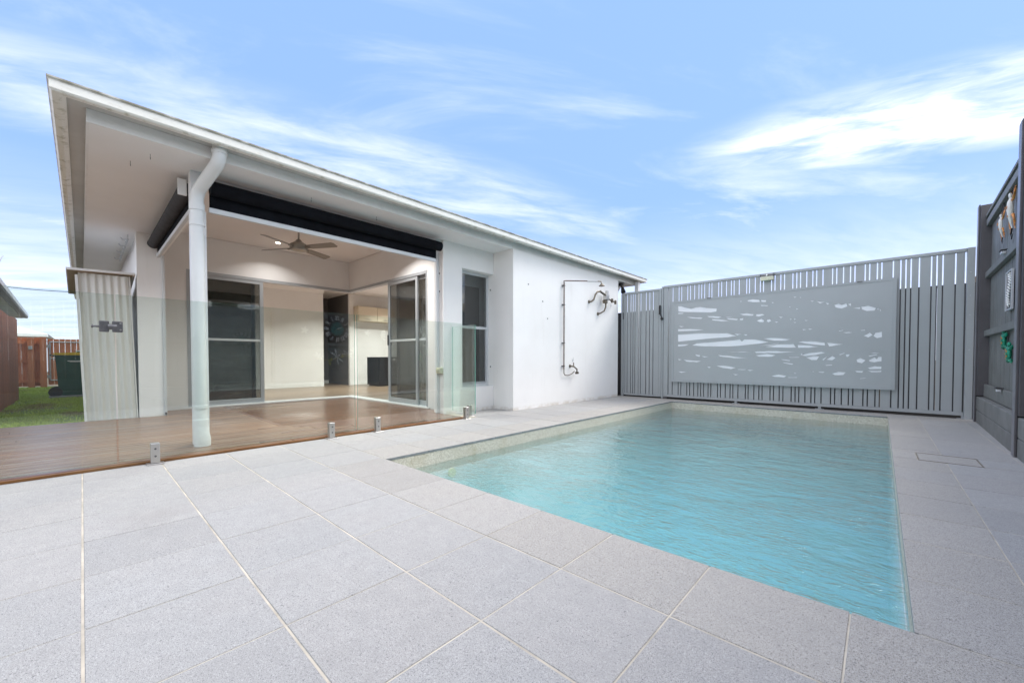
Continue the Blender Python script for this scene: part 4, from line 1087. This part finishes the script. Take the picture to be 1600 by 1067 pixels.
# small pedestrian gate
pgt = empty('pedestrian_gate', (-3.2,GYF,0), 'narrow grey slatted gate between the white wall and the wide screen', 'gate')
PX = [-3.975] + PG + [-3.245]
for a, b in zip(PX[:-1], PX[1:]): slat(a, b, pgt, .068, 2.13, GYF+.006)
MB().box(-4.005,-3.975,GYF-.006,GYF+.045,.035,2.175,bev=.003).obj('stile','gate_paint',pgt)
MB().box(-3.245,-3.195,GYF-.006,GYF+.045,.035,2.175,bev=.003).obj('stile','gate_paint',pgt)
MB().box(-3.975,-3.245,GYF-.006,GYF+.045,2.135,2.175,bev=.003).obj('top_rail','gate_paint',pgt)
MB().box(-3.975,-3.245,GYF-.006,GYF+.045,.030,.065,bev=.003).obj('bottom_rail','gate_paint',pgt)
MB().box(-4.016,-3.998,GYF-.016,GYF-.005,1.62,1.76,bev=.003).obj('hinge','black_plastic',pgt)
MB().box(-3.232,-3.203,GYF-.045,GYF-.007,1.66,1.84,bev=.006).tube([(-3.20,GYF-.035,1.66),(-3.18,GYF-.035,1.60)], .010, 8).tube([(-3.172,GYF-.05,1.575),(-3.172,GYF-.01,1.575)], .026, 14).obj('lock','black_plastic',pgt)
hp_ = tag(MB().box(-4.055,-4.012,GYF-.01,GYF+.04,.004,2.16,bev=.003).obj('gate_post','gate_paint'), 'slim grey gate post against the end of the white wall', 'gate post', 'grey posts either side of the pedestrian gate')
tag(MB().box(-3.188,-3.156,GYF-.01,GYF+.04,.004,2.205,bev=.003).obj('gate_post','gate_paint'), 'slim grey gate post between the pedestrian gate and the wide screen', 'gate post', 'grey posts either side of the pedestrian gate')
ll = empty('gate_lamp', (-1.409,GYF-.03,2.15), 'small cream box light clipped to the top rail of the slatted screen', 'light')
MB().box(-1.50,-1.315,GYF-.065,GYF-.0125,2.085,2.150,bev=.006).obj('body','cream_plastic',ll)
MB().box(-1.505,-1.31,GYF-.055,GYF-.014,2.152,2.180).box(-1.505,-1.500,GYF-.06,GYF-.014,2.15,2.20).box(-1.315,-1.31,GYF-.06,GYF-.014,2.15,2.20).obj('bracket','dark_steel',ll)
MB().tube([(-1.41,GYF-.065,2.16),(-1.41,GYF-.045,2.185)], .010, 8).obj('sensor','white_plastic',ll)

# dark boundary fence seen through the slats
nf = empty('boundary_fence', (-2,8.62,0), 'dark metal fence beyond the slatted screen, seen through its gaps', 'fence')
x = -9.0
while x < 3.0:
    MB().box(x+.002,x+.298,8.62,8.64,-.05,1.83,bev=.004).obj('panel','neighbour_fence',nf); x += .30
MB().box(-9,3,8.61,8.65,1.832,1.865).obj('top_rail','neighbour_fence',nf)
# white neighbour roof glimpsed behind the gate
nh = empty('neighbour_house', (-9,18,0), 'pale neighbouring house with a white roof just showing above the pedestrian gate', 'house')
MB().box(-16,-8.5,15,22,0,2.55).obj('wall','neighbour_wall',nh)
MB().add([(-16.4,14.6,2.58),(-8.1,14.6,2.58),(-8.1,22.4,2.58),(-16.4,22.4,2.58),(-13,18.5,3.5),(-11.5,18.5,3.5)],[(0,1,5,4),(1,2,5),(2,3,4,5),(3,0,4),(3,2,1,0)]).obj('roof','trim_white',nh)
rh = empty('neighbour_house', (4,14,0), 'brown-roofed neighbouring house peeking over the top of the dark timber fence post', 'house')
MB().box(2.2,9.0,13.0,20,0,3.1).obj('wall','neighbour_wall',rh)
MB().add([(1.92,12.6,3.1),(9.4,12.6,3.1),(9.4,20.4,3.1),(1.92,20.4,3.1),(4.5,16.5,4.6),(7,16.5,4.6)],[(0,1,5,4),(1,2,5),(2,3,4,5),(3,0,4),(3,2,1,0)]).obj('roof','shed_brown',rh)

# ================================================================== RIGHT TIMBER FENCE ON A SLEEPER WALL
FO = Vector((0.885, 7.80, 0)); FR = -0.0300
rf_ = empty('retaining_fence', FO, 'tall dark grey timber fence on concrete sleepers along the right of the pool', 'fence', rz=FR)
def fadd(mb, name, mat, smooth=False, par=None):
    o = link(name, mb.mesh(name, mat, smooth)); o.parent = par or rf_; return o
def l2w(x, y, z): 
    c, s_ = math.cos(FR), math.sin(FR); return Vector((FO.x + x*c - y*s_, FO.y + x*s_ + y*c, z))
ypost = [-.20, -2.72, -5.20, -7.68, -10.16, -12.6]
tops = [2.68, 2.66, 2.62, 2.62, 2.6, 2.6]
for y, zt in zip(ypost, tops):
    # steel H-section post
    m_ = MB().box(-.012,.000,y-.055,y+.055,-.05,zt,bev=.002).box(.0,.105,y-.006,y+.006,-.05,zt-.004).box(.105,.117,y-.055,y+.055,-.05,zt)
    fadd(m_, 'post', 'fence_post_dark')
    fadd(MB().box(-.016,-.0125,y-.050,y+.050,.0,zt-.01), 'flange', 'post_flange')
    fadd(MB().box(.0,.11,y-.095,y-.008,.33,zt-.02,bev=.003), 'post_board', 'fence_post_dark')
for a, b in zip(ypost[1:], ypost[:-1]):
    y0, y1 = a+.060, b-.060
    for (z0, z1) in ((-.05,.150),(.154,.318)):
        fadd(MB().box(.002,.085,y0-.045,y1+.045,z0,z1,bev=.006), 'sleeper', 'sleeper_dark')
    fadd(MB().box(.055,.085,y0,y1,.325,.475,bev=.004), 'base_board', 'fence_dark')
    yy = y0
    for (z0, z1) in ((2.395,2.470),(1.765,1.835),(1.055,1.125)):
        fadd(MB().box(.045,.088,y0,y1-.036,z0,z1,bev=.003), 'rail', 'fence_dark')
    while yy < y1 - .01:
        w = min(.1015, y1-yy)
        fadd(MB().box(.0895+random.uniform(0,.002),.106,yy+.001,yy+w-.0012,.32,2.50+random.uniform(-.004,.004)), 'paling', 'fence_dark')
        yy += w
    fadd(MB().box(.04,.115,y0,y1,2.505,2.535,bev=.003), 'capping', 'fence_dark')
# solar lamps on the rails
def flamp(y, z, lab):
    p = l2w(.03, y, z); e_ = empty('solar_light', p, lab, 'solar light', 'small black solar lights on the dark fence', rz=FR)
    link('housing', MB().box(-.02,.035,-.045,.045,0,.012,bev=.003).mesh('housing','black_plastic')).parent = e_
    link('lens', MB().box(-.012,.02,-.035,.035,-.030,-.0005,bev=.004).mesh('lens','frame_silver')).parent = e_
flamp(-1.62,1.842,'small black solar light on the upper rail of the dark fence')
flamp(-1.55,.482,'small black solar light on the lowest board of the dark fence')
# hung ornaments (local frame of the fence, face of palings x = .086)
def orn(name, y, z, lab, cat, grp=None):
    return empty(name, l2w(.080, y, z), lab, cat, grp, rz=FR)
def part(e_, mb, name, mat, smooth=False):
    o = link(name, mb.mesh(name, mat, smooth)); o.parent = e_; return o
def gecko(y, z, s, lab, body):
    e_ = orn('gecko_ornament', y, z, lab, 'wall ornament', 'metal animal ornaments on the dark fence')
    mb = MB(); mb.tube([(-.012,.02*s,-.13*s),(-.018,.03*s,-.09*s),(-.024,.01*s,-.045*s),(-.030,-.008*s,.01*s),(-.028,.004*s,.065*s),(-.022,.02*s,.10*s)], [.003,.006*s,.014*s,.019*s,.016*s,.008*s], 10)
    mb.sphere((-.026,.025*s,.120*s), .017*s, 10, 6, (.6,.9,1.2)); part(e_, mb, 'body', 'starfish_white', True)
    part(e_, MB().sphere((-.050,-.004*s,.02*s), .012*s, 8, 5, (.4,1,1.6)).sphere((-.042,.01*s,-.035*s), .010*s, 8, 5, (.4,1,1.4)), 'marking', 'metal_orange')
    for sy in (-1,1):
        for zz_, dz_ in ((.075,.05),(-.035,-.06)):
            lg_ = MB(); lg_.tube([(-.018,0,zz_*s),(-.018,sy*.050*s,(zz_+dz_*.1)*s),(-.016,sy*.085*s,(zz_+dz_*.9)*s),(-.012,sy*.070*s,(zz_+dz_*1.6)*s)], [.008*s,.009*s,.007*s,.005*s], 6)
            for t in (-.026,0,.026): lg_.tube([(-.012,sy*.070*s,(zz_+dz_*1.6)*s),(-.010,sy*(.070+.03)*s,(zz_+dz_*1.6+t)*s)], .0035, 5)
            part(e_, lg_, 'leg', 'metal_orange')
    wr = MB()
    for q in range(5):
        a = q*1.3; wr.tube([(-.01,.05*math.cos(a)*s,(.15+.03*math.sin(a))*s),(-.014,.09*math.cos(a+.8)*s,(.19+.05*math.sin(a+1))*s),(-.012,.03*math.cos(a+2)*s,(.25+.02*math.sin(a))*s)], .0032, 5)
    wr.tube([(-.012,.02*s,-.13*s),(-.012,.06*s,-.17*s),(-.012,.03*s,-.21*s),(-.012,-.02*s,-.18*s)], [.006*s,.005*s,.004*s,.002*s], 6)
    part(e_, wr, 'wire', 'black_plastic')
gecko(-1.26,2.17,.9,'white and orange metal gecko ornament, the one further from the near post','x')
gecko(-1.78,2.19,1.25,'larger white and orange metal gecko ornament high on the fence beside the near post','x')
ar = orn('framed_art', -1.72, 1.44, 'white-framed black and white relief picture hung on the dark fence', 'picture')
fr = MB(); h, w = .19, .155
fr.box(-.022,-.004,-w,-w+.014,-h,h,bev=.002); fr.box(-.022,-.004,w-.014,w,-h,h,bev=.002); fr.box(-.022,-.004,-w+.014,w-.014,-h,-h+.014); fr.box(-.022,-.004,-w+.014,w-.014,h-.014,h)
part(ar, fr, 'frame', 'frame_silver'); part(ar, MB().box(-.010,-.004,-w+.014,w-.014,-h+.014,h-.014), 'back_board', 'clock_black')
lv = MB()
for k in range(13):
    zz_ = -.15 + k*.024; sy = .05*math.sin(k*.5)
    for sg in (-1,1): lv.tube([(-.016,sy,zz_),(-.020,sy+sg*.045,zz_+.022),(-.014,sy+sg*.085*(1-abs(k-6)*.06),zz_+.012)], [.004,.006,.002], 5)
lv.tube([(-.016,.05*math.sin(k*.5),-.16+k*.024) for k in range(14)], .004, 6)
part(ar, lv, 'relief', 'starfish_white')
def turtle(y, z, s, lab):
    e_ = orn('turtle_ornament', y, z, lab, 'wall ornament', 'green turtle ornaments on the dark fence')
    part(e_, MB().sphere((-.018,0,0), .055*s, 12, 7, (.35,.85,1.15)), 'shell', 'turtle_green', True)
    hb = MB().sphere((-.016,0,.078*s), .020*s, 8, 5, (.7,.9,1.1))
    for sy, zz_, l, d in ((-1,.035,.062,.035),(1,.035,.062,.035),(-1,-.045,.035,-.03),(1,-.045,.035,-.03)):
        hb.tube([(-.014,sy*.03*s,zz_*s),(-.012,sy*(.035+l*.6)*s,(zz_+d*.4)*s),(-.010,sy*(.03+l)*s,(zz_+d)*s)], [.012*s,.014*s,.003*s], 6)
    part(e_, hb, 'flippers', 'turtle_green', True)
    sp = MB()
    for k in range(5):
        a = k*1.256; sp.sphere((-.034,.028*math.cos(a)*s,.034*math.sin(a)*s), .010*s, 6, 4, (.5,1,1))
    part(e_, sp, 'spots', 'metal_orange')
turtle(-1.52,.965,1.15,'green turtle ornament with orange spots, the upper left one of two')
turtle(-1.80,.83,1.15,'green turtle ornament with orange spots, the lower right one of two')
# ornaments further along the fence that the glass panels reflect
def star(y, z, r, lab):
    e_ = orn('starfish_ornament', y, z, lab, 'wall ornament', 'white starfish on the dark fence')
    mb = MB()
    for k in range(5):
        a = k*2*math.pi/5 + .2; mb.tube([(-.018,0,0),(-.014,r*.5*math.sin(a),r*.5*math.cos(a)),(-.008,r*math.sin(a),r*math.cos(a))], [.026,.019,.005], 7)
    part(e_, mb, 'body', 'starfish_white', True)
star(3.137-FO.y, 1.38, .085, 'white starfish reflected at the left in the long glass fence panel')
star(4.529-FO.y, 1.38, .085, 'white starfish reflected to the right of the clock in the glass')
sh_ = orn('shell_ornament', 4.97-FO.y, 1.36, 'round white shell ornament reflected beside the right-hand door', 'wall ornament')
c = [(-.012, .085*math.cos(a), .105*math.sin(a)) for a in [i*math.pi/10 for i in range(21)]]
part(sh_, MB().tube(c, .016, 8, cap=False), 'rim', 'starfish_white', True)
c = [(-.016, (.07-.0035*i)*math.cos(i*.6), (.085-.0042*i)*math.sin(i*.6)) for i in range(19)]
part(sh_, MB().tube(c, .014, 7), 'spiral', 'starfish_white', True)
ck = orn('wall_clock', 3.815-FO.y, 1.44, 'large round black wall clock with white Roman numerals seen in the glass reflection', 'clock')
part(ck, MB().tube([(-.004,0,0),(-.024,0,0)], .31, 48), 'case', 'clock_black', True)
part(ck, MB().tube([(-.0245,0,0),(-.030,0,0)], .145, 36), 'dial', 'clock_teal', True)
num = MB()
NUM = ['XII','I','II','III','IIII','V','VI','VII','VIII','IX','X','XI']
def stroke(mb, a, off, tilt, w_=.011):
    """radial bar on the face; seen from -x the right hand side is -y"""
    r0, r1 = .185, .285
    ca, sa = math.cos(a), math.sin(a)
    def pt(r, t): return (-(r*sa + t*ca), r*ca - t*sa)
    p = [pt(r0, off - tilt - w_/2), pt(r0, off - tilt + w_/2), pt(r1, off + tilt + w_/2), pt(r1, off + tilt - w_/2)]
    mb.prism(p, 0, -.0305, -.0245)
for k, t in enumerate(NUM):
    a = k*math.pi/6; wds = {'I':.022,'V':.045,'X':.045}; tot = sum(wds[ch] for ch in t); o = -tot/2
    for ch in t:
        c0 = o + wds[ch]/2
        if ch == 'I': stroke(num, a, c0, 0)
        if ch == 'X': stroke(num, a, c0, .013); stroke(num, a, c0, -.013, .006)
        if ch == 'V': stroke(num, a, c0-.009, -.009); stroke(num, a, c0+.009, .009, .006)
        o += wds[ch]
part(ck, num, 'numerals', 'starfish_white')
hn = MB()
for a, L in ((rad(-68), .125), (rad(-74), .10)):
    hn.prism([(-(L*math.sin(a)), L*math.cos(a)), (-(.01*math.cos(a)), -.01*math.sin(a)), ((.03*math.sin(a)), -.03*math.cos(a)), (.01*math.cos(a), .01*math.sin(a))], 0, -.036, -.032)
part(ck, hn, 'hands', 'starfish_white')
df = orn('dragonfly_ornament', 3.78-FO.y, .80, 'white metal dragonflies on a leafy stem, reflected under the clock', 'wall ornament')
st = MB(); st.tube([(-.012,-.42,.0),(-.016,-.15,-.05),(-.016,.1,.02),(-.014,.34,.10)], .006, 6); st.tube([(-.016,-.15,-.05),(-.014,-.12,-.15)], .005, 6)
part(df, st, 'stem', 'leaf_yellow', True)
for (y, z, s, a) in ((-.36,.05,.8,.5),(.02,.03,1.3,1.0),(.27,.10,.9,.3),(.42,.14,.8,.9)):
    wg = MB(); wg.tube([(-.02,-.09*s*math.sin(a),-.09*s*math.cos(a)),(-.022,.07*s*math.sin(a),.07*s*math.cos(a))], [.004,.010], 6)
    for sg in (-1,1):
        for t in (.35,-.35):
            b = a + sg*(math.pi/2) + t; L = .15*s
            wg.add([(-.026,y*0,0),(-.022,L*.6*math.sin(b-.12),L*.6*math.cos(b-.12)),(-.018,L*math.sin(b),L*math.cos(b)),(-.022,L*.6*math.sin(b+.16),L*.6*math.cos(b+.16)),
                    (-.024,0,0),(-.020,L*.6*math.sin(b-.12),L*.6*math.cos(b-.12)),(-.016,L*math.sin(b),L*math.cos(b)),(-.020,L*.6*math.sin(b+.16),L*.6*math.cos(b+.16))],
                   [(0,1,2,3),(7,6,5,4),(0,4,5,1),(1,5,6,2),(2,6,7,3),(3,7,4,0)])
    o = part(df, wg, 'dragonfly', 'starfish_white'); o.location = (0, y, z)
for (y, z, a) in ((-.1,-.03,1.0),(-.13,-.12,.2),(.15,.05,-.8),(.3,.04,1.4)):
    part(df, MB().sphere((-.018,y,z), .030, 8, 5, (.3,.7,1.3)), 'leaf', 'leaf_yellow')

# ================================================================== LEFT SIDE: shed, bin, fences, neighbour
shd = empty('garden_shed', (-7.6,.27,0), 'narrow cream corrugated metal shed leaning beside the house column', 'shed')
cs = MB(); n_ = 104; P0 = (-7.16, 0.035); P1 = (-7.125, 0.475); H_ = 1.835
dxs, dys = P1[0]-P0[0], P1[1]-P0[1]
vs = []; fs = []
for i in range(n_+1):
    t = i/n_; off = .0095*math.cos(t*2*math.pi*6.5)
    for (z, ln) in ((.012, 0.0), (H_, -.055)):
        for d_ in (0, -.0012): vs.append((P0[0]+dxs*t+off+d_, P0[1]+dys*t+ln, z))
for i in range(n_):
    a = i*4; b = a+4; fs += [(a,b,b+2,a+2),(a+1,a+3,b+3,b+1),(a,a+1,b+1,b),(a+2,b+2,b+3,a+3)]
fs += [(0,2,3,1),(n_*4,n_*4+1,n_*4+3,n_*4+2)]
cs.add(vs, fs); cs.obj('front_sheet','shed_metal',shd,True)
sw_ = MB(); sw_.add([(-7.155,.020,.012),(-7.155,.034,.012),(-8.15,.034,.0),(-8.15,.020,.0),(-7.155,-.035,1.80),(-7.155,-.021,1.80),(-8.15,-.021,1.62),(-8.15,-.035,1.62)],
    [(0,3,7,4),(1,5,6,2),(0,1,2,3),(4,7,6,5),(0,4,5,1),(3,2,6,7)]); sw_.obj('side_wall','shed_metal',shd)
MB().prism([(.010,.012),(.034,.012),(-.021,1.80),(-.045,1.80)], 0, -7.150, -7.128).obj('corner_trim','trim_white',shd)
MB().prism([(.478,.012),(.492,.012),(.438,1.84),(.424,1.84)], 0, -7.150, -7.128).obj('corner_trim','shed_metal',shd)
rfm = MB(); rfm.add([(-7.075,-.115,1.842),(-7.075,.485,1.862),(-8.2,.485,1.70),(-8.2,-.115,1.68),(-7.075,-.115,1.868),(-7.075,.485,1.888),(-8.2,.485,1.725),(-8.2,-.115,1.705)],
    [(0,1,5,4),(1,2,6,5),(2,3,7,6),(3,0,4,7),(4,5,6,7),(3,2,1,0)]); rfm.obj('roof','trim_white',shd)
MB().add([(-7.085,-.105,1.838),(-7.085,.46,1.858),(-8.19,.46,1.696),(-8.19,-.105,1.676),(-7.085,-.105,1.8415),(-7.085,.46,1.8615),(-8.19,.46,1.6995),(-8.19,-.105,1.6795)],
    [(3,2,1,0),(0,1,5,4),(2,3,7,6),(3,0,4,7)]).obj('roof_lining','shed_brown',shd)

# wheelie bin
bn = empty('wheelie_bin', (-12.6,-.13,0), 'dark green wheelie bin with a yellow lid on the lawn', 'bin')
bx0, bx1, by0, by1 = -12.95, -12.38, -.375, .17
bb = MB(); i_ = .045
bb.add([(bx0+i_,by0+i_,.03),(bx1-i_,by0+i_,.03),(bx1-i_,by1-i_,.03),(bx0+i_,by1-i_,.03),(bx0,by0,.83),(bx1,by0,.83),(bx1,by1,.83),(bx0,by1,.83)],
       [(0,3,2,1),(0,1,5,4),(1,2,6,5),(2,3,7,6),(3,0,4,7)]); bb.obj('body','bin_green',bn)
MB().box(bx0-.015,bx1+.015,by0-.03,by1+.015,.825,.862,bev=.008).obj('rim','bin_green',bn)
MB().prism([(by0-.035,.864),(by1+.02,.864),(by1+.015,.905),(.0,.925),(by0-.02,.905)], 0, bx0-.02, bx1+.02).obj('lid','bin_yellow',bn)
for xx in (bx0+.06, bx1-.04): MB().tube([(xx-.025,by0-.005,.10),(xx+.02,by0-.005,.10)], .10, 18).obj('wheel','black_plastic',bn)
MB().box(bx1-.001,bx1+.003,by0+.17,by1-.12,.735,.748).box(bx1-.001,bx1+.003,by0+.20,by1-.20,.722,.731).obj('marking','white_plastic',bn)
MB().tube([(bx0+.02,by0-.06,.86),(bx1-.02,by0-.06,.86)], .016, 8).obj('handle','bin_green',bn)
tag(MB().box(-12.99,-12.32,-.47,.2,-.018,.024,bev=.006).obj('concrete_slab','concrete'), 'thin pale concrete slab under the green wheelie bin', 'slab')

# near-left brown fence along the lawn
lf = empty('paling_fence', (-10,-.86,0), 'reddish-brown timber paling fence along the left edge of the lawn', 'fence')
x = -7.9; k = 0
while x > -12.38:
    z1 = 1.545 + .01*math.sin(x*3) + (0.05 if k % 9 < 4 else 0)*0 + random.uniform(-.008,.008)
    MB().box(x-.098,x-.003,-.87-random.uniform(0,.004),-.853,-.02,z1).obj('paling','fence_red',lf); x -= .1; k += 1
for z in (.3,1.2): MB().box(-12.38,-7.9,-.93,-.876,z,z+.07).obj('rail','fence_red',lf)
for xx in (-8.2,-10.3,-12.3): MB().box(xx-.09,xx,-1.02,-.932,-.05,1.45).obj('post','fence_red',lf)
tag(MB().box(-17.30,-12.6,-1.25,-1.19,-.05,.0).obj('plinth','concrete'), 'low concrete plinth at the foot of the neighbouring wall', 'plinth')
# far fence with gate
ff = empty('far_fence', (-17.4,-.5,0), 'reddish-brown slatted timber fence across the end of the lawn', 'fence')
y = -1.24
while y < .45:
    w = .105
    if not (-.70 < y < .42): MB().box(-17.42,-17.40,y,y+w,.02,1.385+random.uniform(-.006,.006)).obj('paling','fence_red_far',ff)
    y += w + .005
for z in (.12,.68,1.20): MB().box(-17.399,-17.35,-1.24,-.72,z,z+.09).obj('rail','fence_red_far',ff)
for yy in (-1.02,-.80): MB().box(-17.40+.052,-17.25,yy,yy+.12,-.02,1.40 if yy > -.9 else 1.34).obj('post','fence_red_far',ff)
MB().box(-17.25,-17.20,-1.00,-.93,1.05,1.14).obj('latch_box','galvanised',ff)
fg = empty('timber_gate', (-17.4,-.1,0), 'timber slat gate in a galvanised tube frame at the end of the lawn', 'gate')
y = -.66
while y < .42:
    MB().box(-17.42,-17.40,y,y+.105,.05,1.36+random.uniform(-.005,.005)).obj('paling','fence_red_far',fg); y += .112
fm = MB(); pz = [(-.62,.18),(-.62,1.27),(.38,1.27),(.38,.18)]
for a, b in zip(pz, pz[1:]+pz[:1]): fm.tube([(-17.375,a[0],a[1]),(-17.375,b[0],b[1])], .017, 8)
fm.tube([(-17.375,-.62,.80),(-17.375,.38,.80)], .014, 8)
fm.obj('frame','galvanised',fg)
for z in (.28,1.14): MB().box(-17.37,-17.34,-.70,-.60,z-.04,z+.05).obj('hinge','galvanised',fg)
MB().box(-17.398,-17.39,-.12,.12,.92,1.04).obj('sign_plate','white_plastic',fg)
MB().box(-17.3895,-17.389,-.10,-.02,.95,1.01).box(-17.3895,-17.389,.01,.09,.95,1.01).obj('sign_print','dark_steel',fg)

# left neighbour house with a grey eave
ln_ = empty('neighbour_house', (-13,-2,0), 'neighbouring house on the left with pale wall and grey eave above the brown fence', 'house', rz=0)
ux, uy = (-17.4+10.13), (-1.005+.845); L = math.hypot(ux, uy); ux /= L; uy /= L; nx, ny = -uy, ux   # n points to +y? fixed below
if ny > 0: nx, ny = -nx, -ny
def NP(t, d, z): return (-10.13 + ux*t + nx*d, -.845 + uy*t + ny*d, z)      # t along the eave, d away from our lot
def nbox(t0,t1,d0,d1,z0,z1):
    vs = [NP(t0,d0,z0),NP(t1,d0,z0),NP(t1,d1,z0),NP(t0,d1,z0),NP(t0,d0,z1),NP(t1,d0,z1),NP(t1,d1,z1),NP(t0,d1,z1)]
    return MB().add(vs, [(0,1,2,3),(7,6,5,4),(4,5,1,0),(5,6,2,1),(6,7,3,2),(7,4,0,3)])
TE = 7.28
nbox(-3,TE-.42,.33,5,-.05,1.90).obj('wall','neighbour_wall',ln_)
nbox(-3,TE,.0,.09,1.91,2.035).obj('gutter','alu_dark',ln_)
nbox(-3,TE+.001,-.012,.0,1.935,2.02).obj('fascia','frame_silver',ln_)
nbox(-3,TE-.02,.092,5.4,1.902,1.93).obj('eave_lining','eave_grey',ln_)
nbox(TE-.09,TE,.092,5.4,1.91,2.03).obj('gutter','alu_dark',ln_)
v0 = [NP(-3,0.02,2.04),NP(TE-.02,0.02,2.04),NP(TE-.02,5.4,2.04),NP(-3,5.4,2.04),NP(-3,2.7,2.65),NP(TE-2.7,2.7,2.65)]
MB().add(v0, [(0,1,5,4),(1,2,5),(2,3,4,5),(0,4,3)]).obj('roof','alu_dark',ln_)
MB().tube([NP(TE-.45,.29,1.90),NP(TE-.45,.29,0)], .035, 8).obj('downpipe','white_plastic',ln_)
# distant pale roof and antenna
fh = empty('distant_house', (-33,-1.5,0), 'distant house with a pale green-white roof beyond the far brown fence', 'house')
MB().box(-40,-32.6,-6,-1.45,0,1.95).obj('wall','neighbour_wall',fh)
MB().box(-32.6,-32.0,-6,-1.20,1.93,2.10,bev=.02).box(-32.35,-32.25,-1.75,-1.65,0,1.93).obj('gutter','trim_white',fh)
MB().add([(-40.4,-6.4,2.10),(-32.05,-6.4,2.10),(-32.05,-1.2,2.10),(-40.4,-1.2,2.10),(-38,-3.8,3.1),(-34.4,-3.8,3.1)],[(0,1,5,4),(1,2,5),(2,3,4,5),(3,0,4),(3,2,1,0)]).obj('roof','shed_metal',fh)
MB().box(-32.59,-32.57,-2.5,-2.0,1.2,1.8).obj('window','alu_dark',fh)
an = MB(); an.tube([(-16,-1.42,2.2),(-16,-1.42,3.05)], .012, 6).tube([(-16,-1.50,2.85),(-16,-1.29,3.34)], .012, 6)
for t in (.25,.5,.75): an.tube([(-16.15,-1.50+.21*t,2.85+.49*t),(-15.85,-1.50+.21*t,2.85+.49*t)], .006, 5)
tag(an.obj('antenna','galvanised'), 'thin television antenna above the left neighbour roof', 'antenna')
cb = [(-25+0.0, -3.2+ (3.6*i/12), 3.70 - .10*math.sin(math.pi*i/12) - .06*i/12) for i in range(13)]
MB_c = MB().tube(cb, .012, 6); pole1 = MB().tube([(-25,-3.2,0),(-25,-3.2,4.1)], .09, 10)
tag(MB_c.obj('power_cable','black_plastic'), 'single thin overhead cable crossing the sky left of the house', 'cable')
tag(pole1.obj('utility_pole','bark'), 'timber pole carrying the thin overhead cable on the far left', 'pole')

# trees over the right-hand fence, seen only as reflections in the door glass
def tree(cx, cy, h, r, n_l, lab):
    e_ = empty('tree', (cx,cy,0), lab, 'tree', 'trees beyond the dark timber fence')
    rr = random.Random(int(cx*100+cy*7))
    MB().tube([(cx,cy,-.05),(cx+.05,cy,h*.35),(cx-.05,cy+.1,h*.6)], [.13,.10,.05], 8).tube([(cx,cy,h*.3),(cx+r*.5,cy+r*.3,h*.65)], [.06,.02], 6).tube([(cx,cy,h*.35),(cx-r*.5,cy-r*.3,h*.7)], [.06,.02], 6).obj('trunk','bark',e_,True)
    cl_ = [(cx+rr.uniform(-r,r)*.7, cy+rr.uniform(-r,r)*.7, h*.62+rr.uniform(-.3,.42)*h*.6, rr.uniform(.25,.5)*r) for _ in range(11)]
    vs = []; fs = []
    for _ in range(n_l):
        c = rr.choice(cl_); d = Vector((rr.gauss(0,1), rr.gauss(0,1), rr.gauss(0,1))).normalized() * c[3] * rr.random()**.4
        p = Vector(c[:3]) + d; s = rr.uniform(.04,.09)
        a = Vector((rr.uniform(-1,1), rr.uniform(-1,1), rr.uniform(-1,1))).normalized(); b = a.cross(Vector((rr.uniform(-1,1), rr.uniform(-1,1), 1))).normalized()
        n0 = len(vs); vs += [p-a*s, p+b*s*.4, p+a*s, p-b*s*.4]; fs.append((n0,n0+1,n0+2,n0+3))
    MB().add(vs, fs).obj('crown','leaf',e_)
for (cx, cy, h, r, lab) in ((3.0,.4,4.0,1.3,'tree over the dark fence nearest behind the camera'),(3.4,3.1,4.3,1.4,'tree over the dark fence opposite the patio'),(3.3,5.6,3.7,1.2,'tree over the dark fence opposite the shower wall'),(3.2,-2.2,4.4,1.5,'tree over the dark fence furthest behind the camera')):
    tree(cx, cy, h, r, 5200, lab)
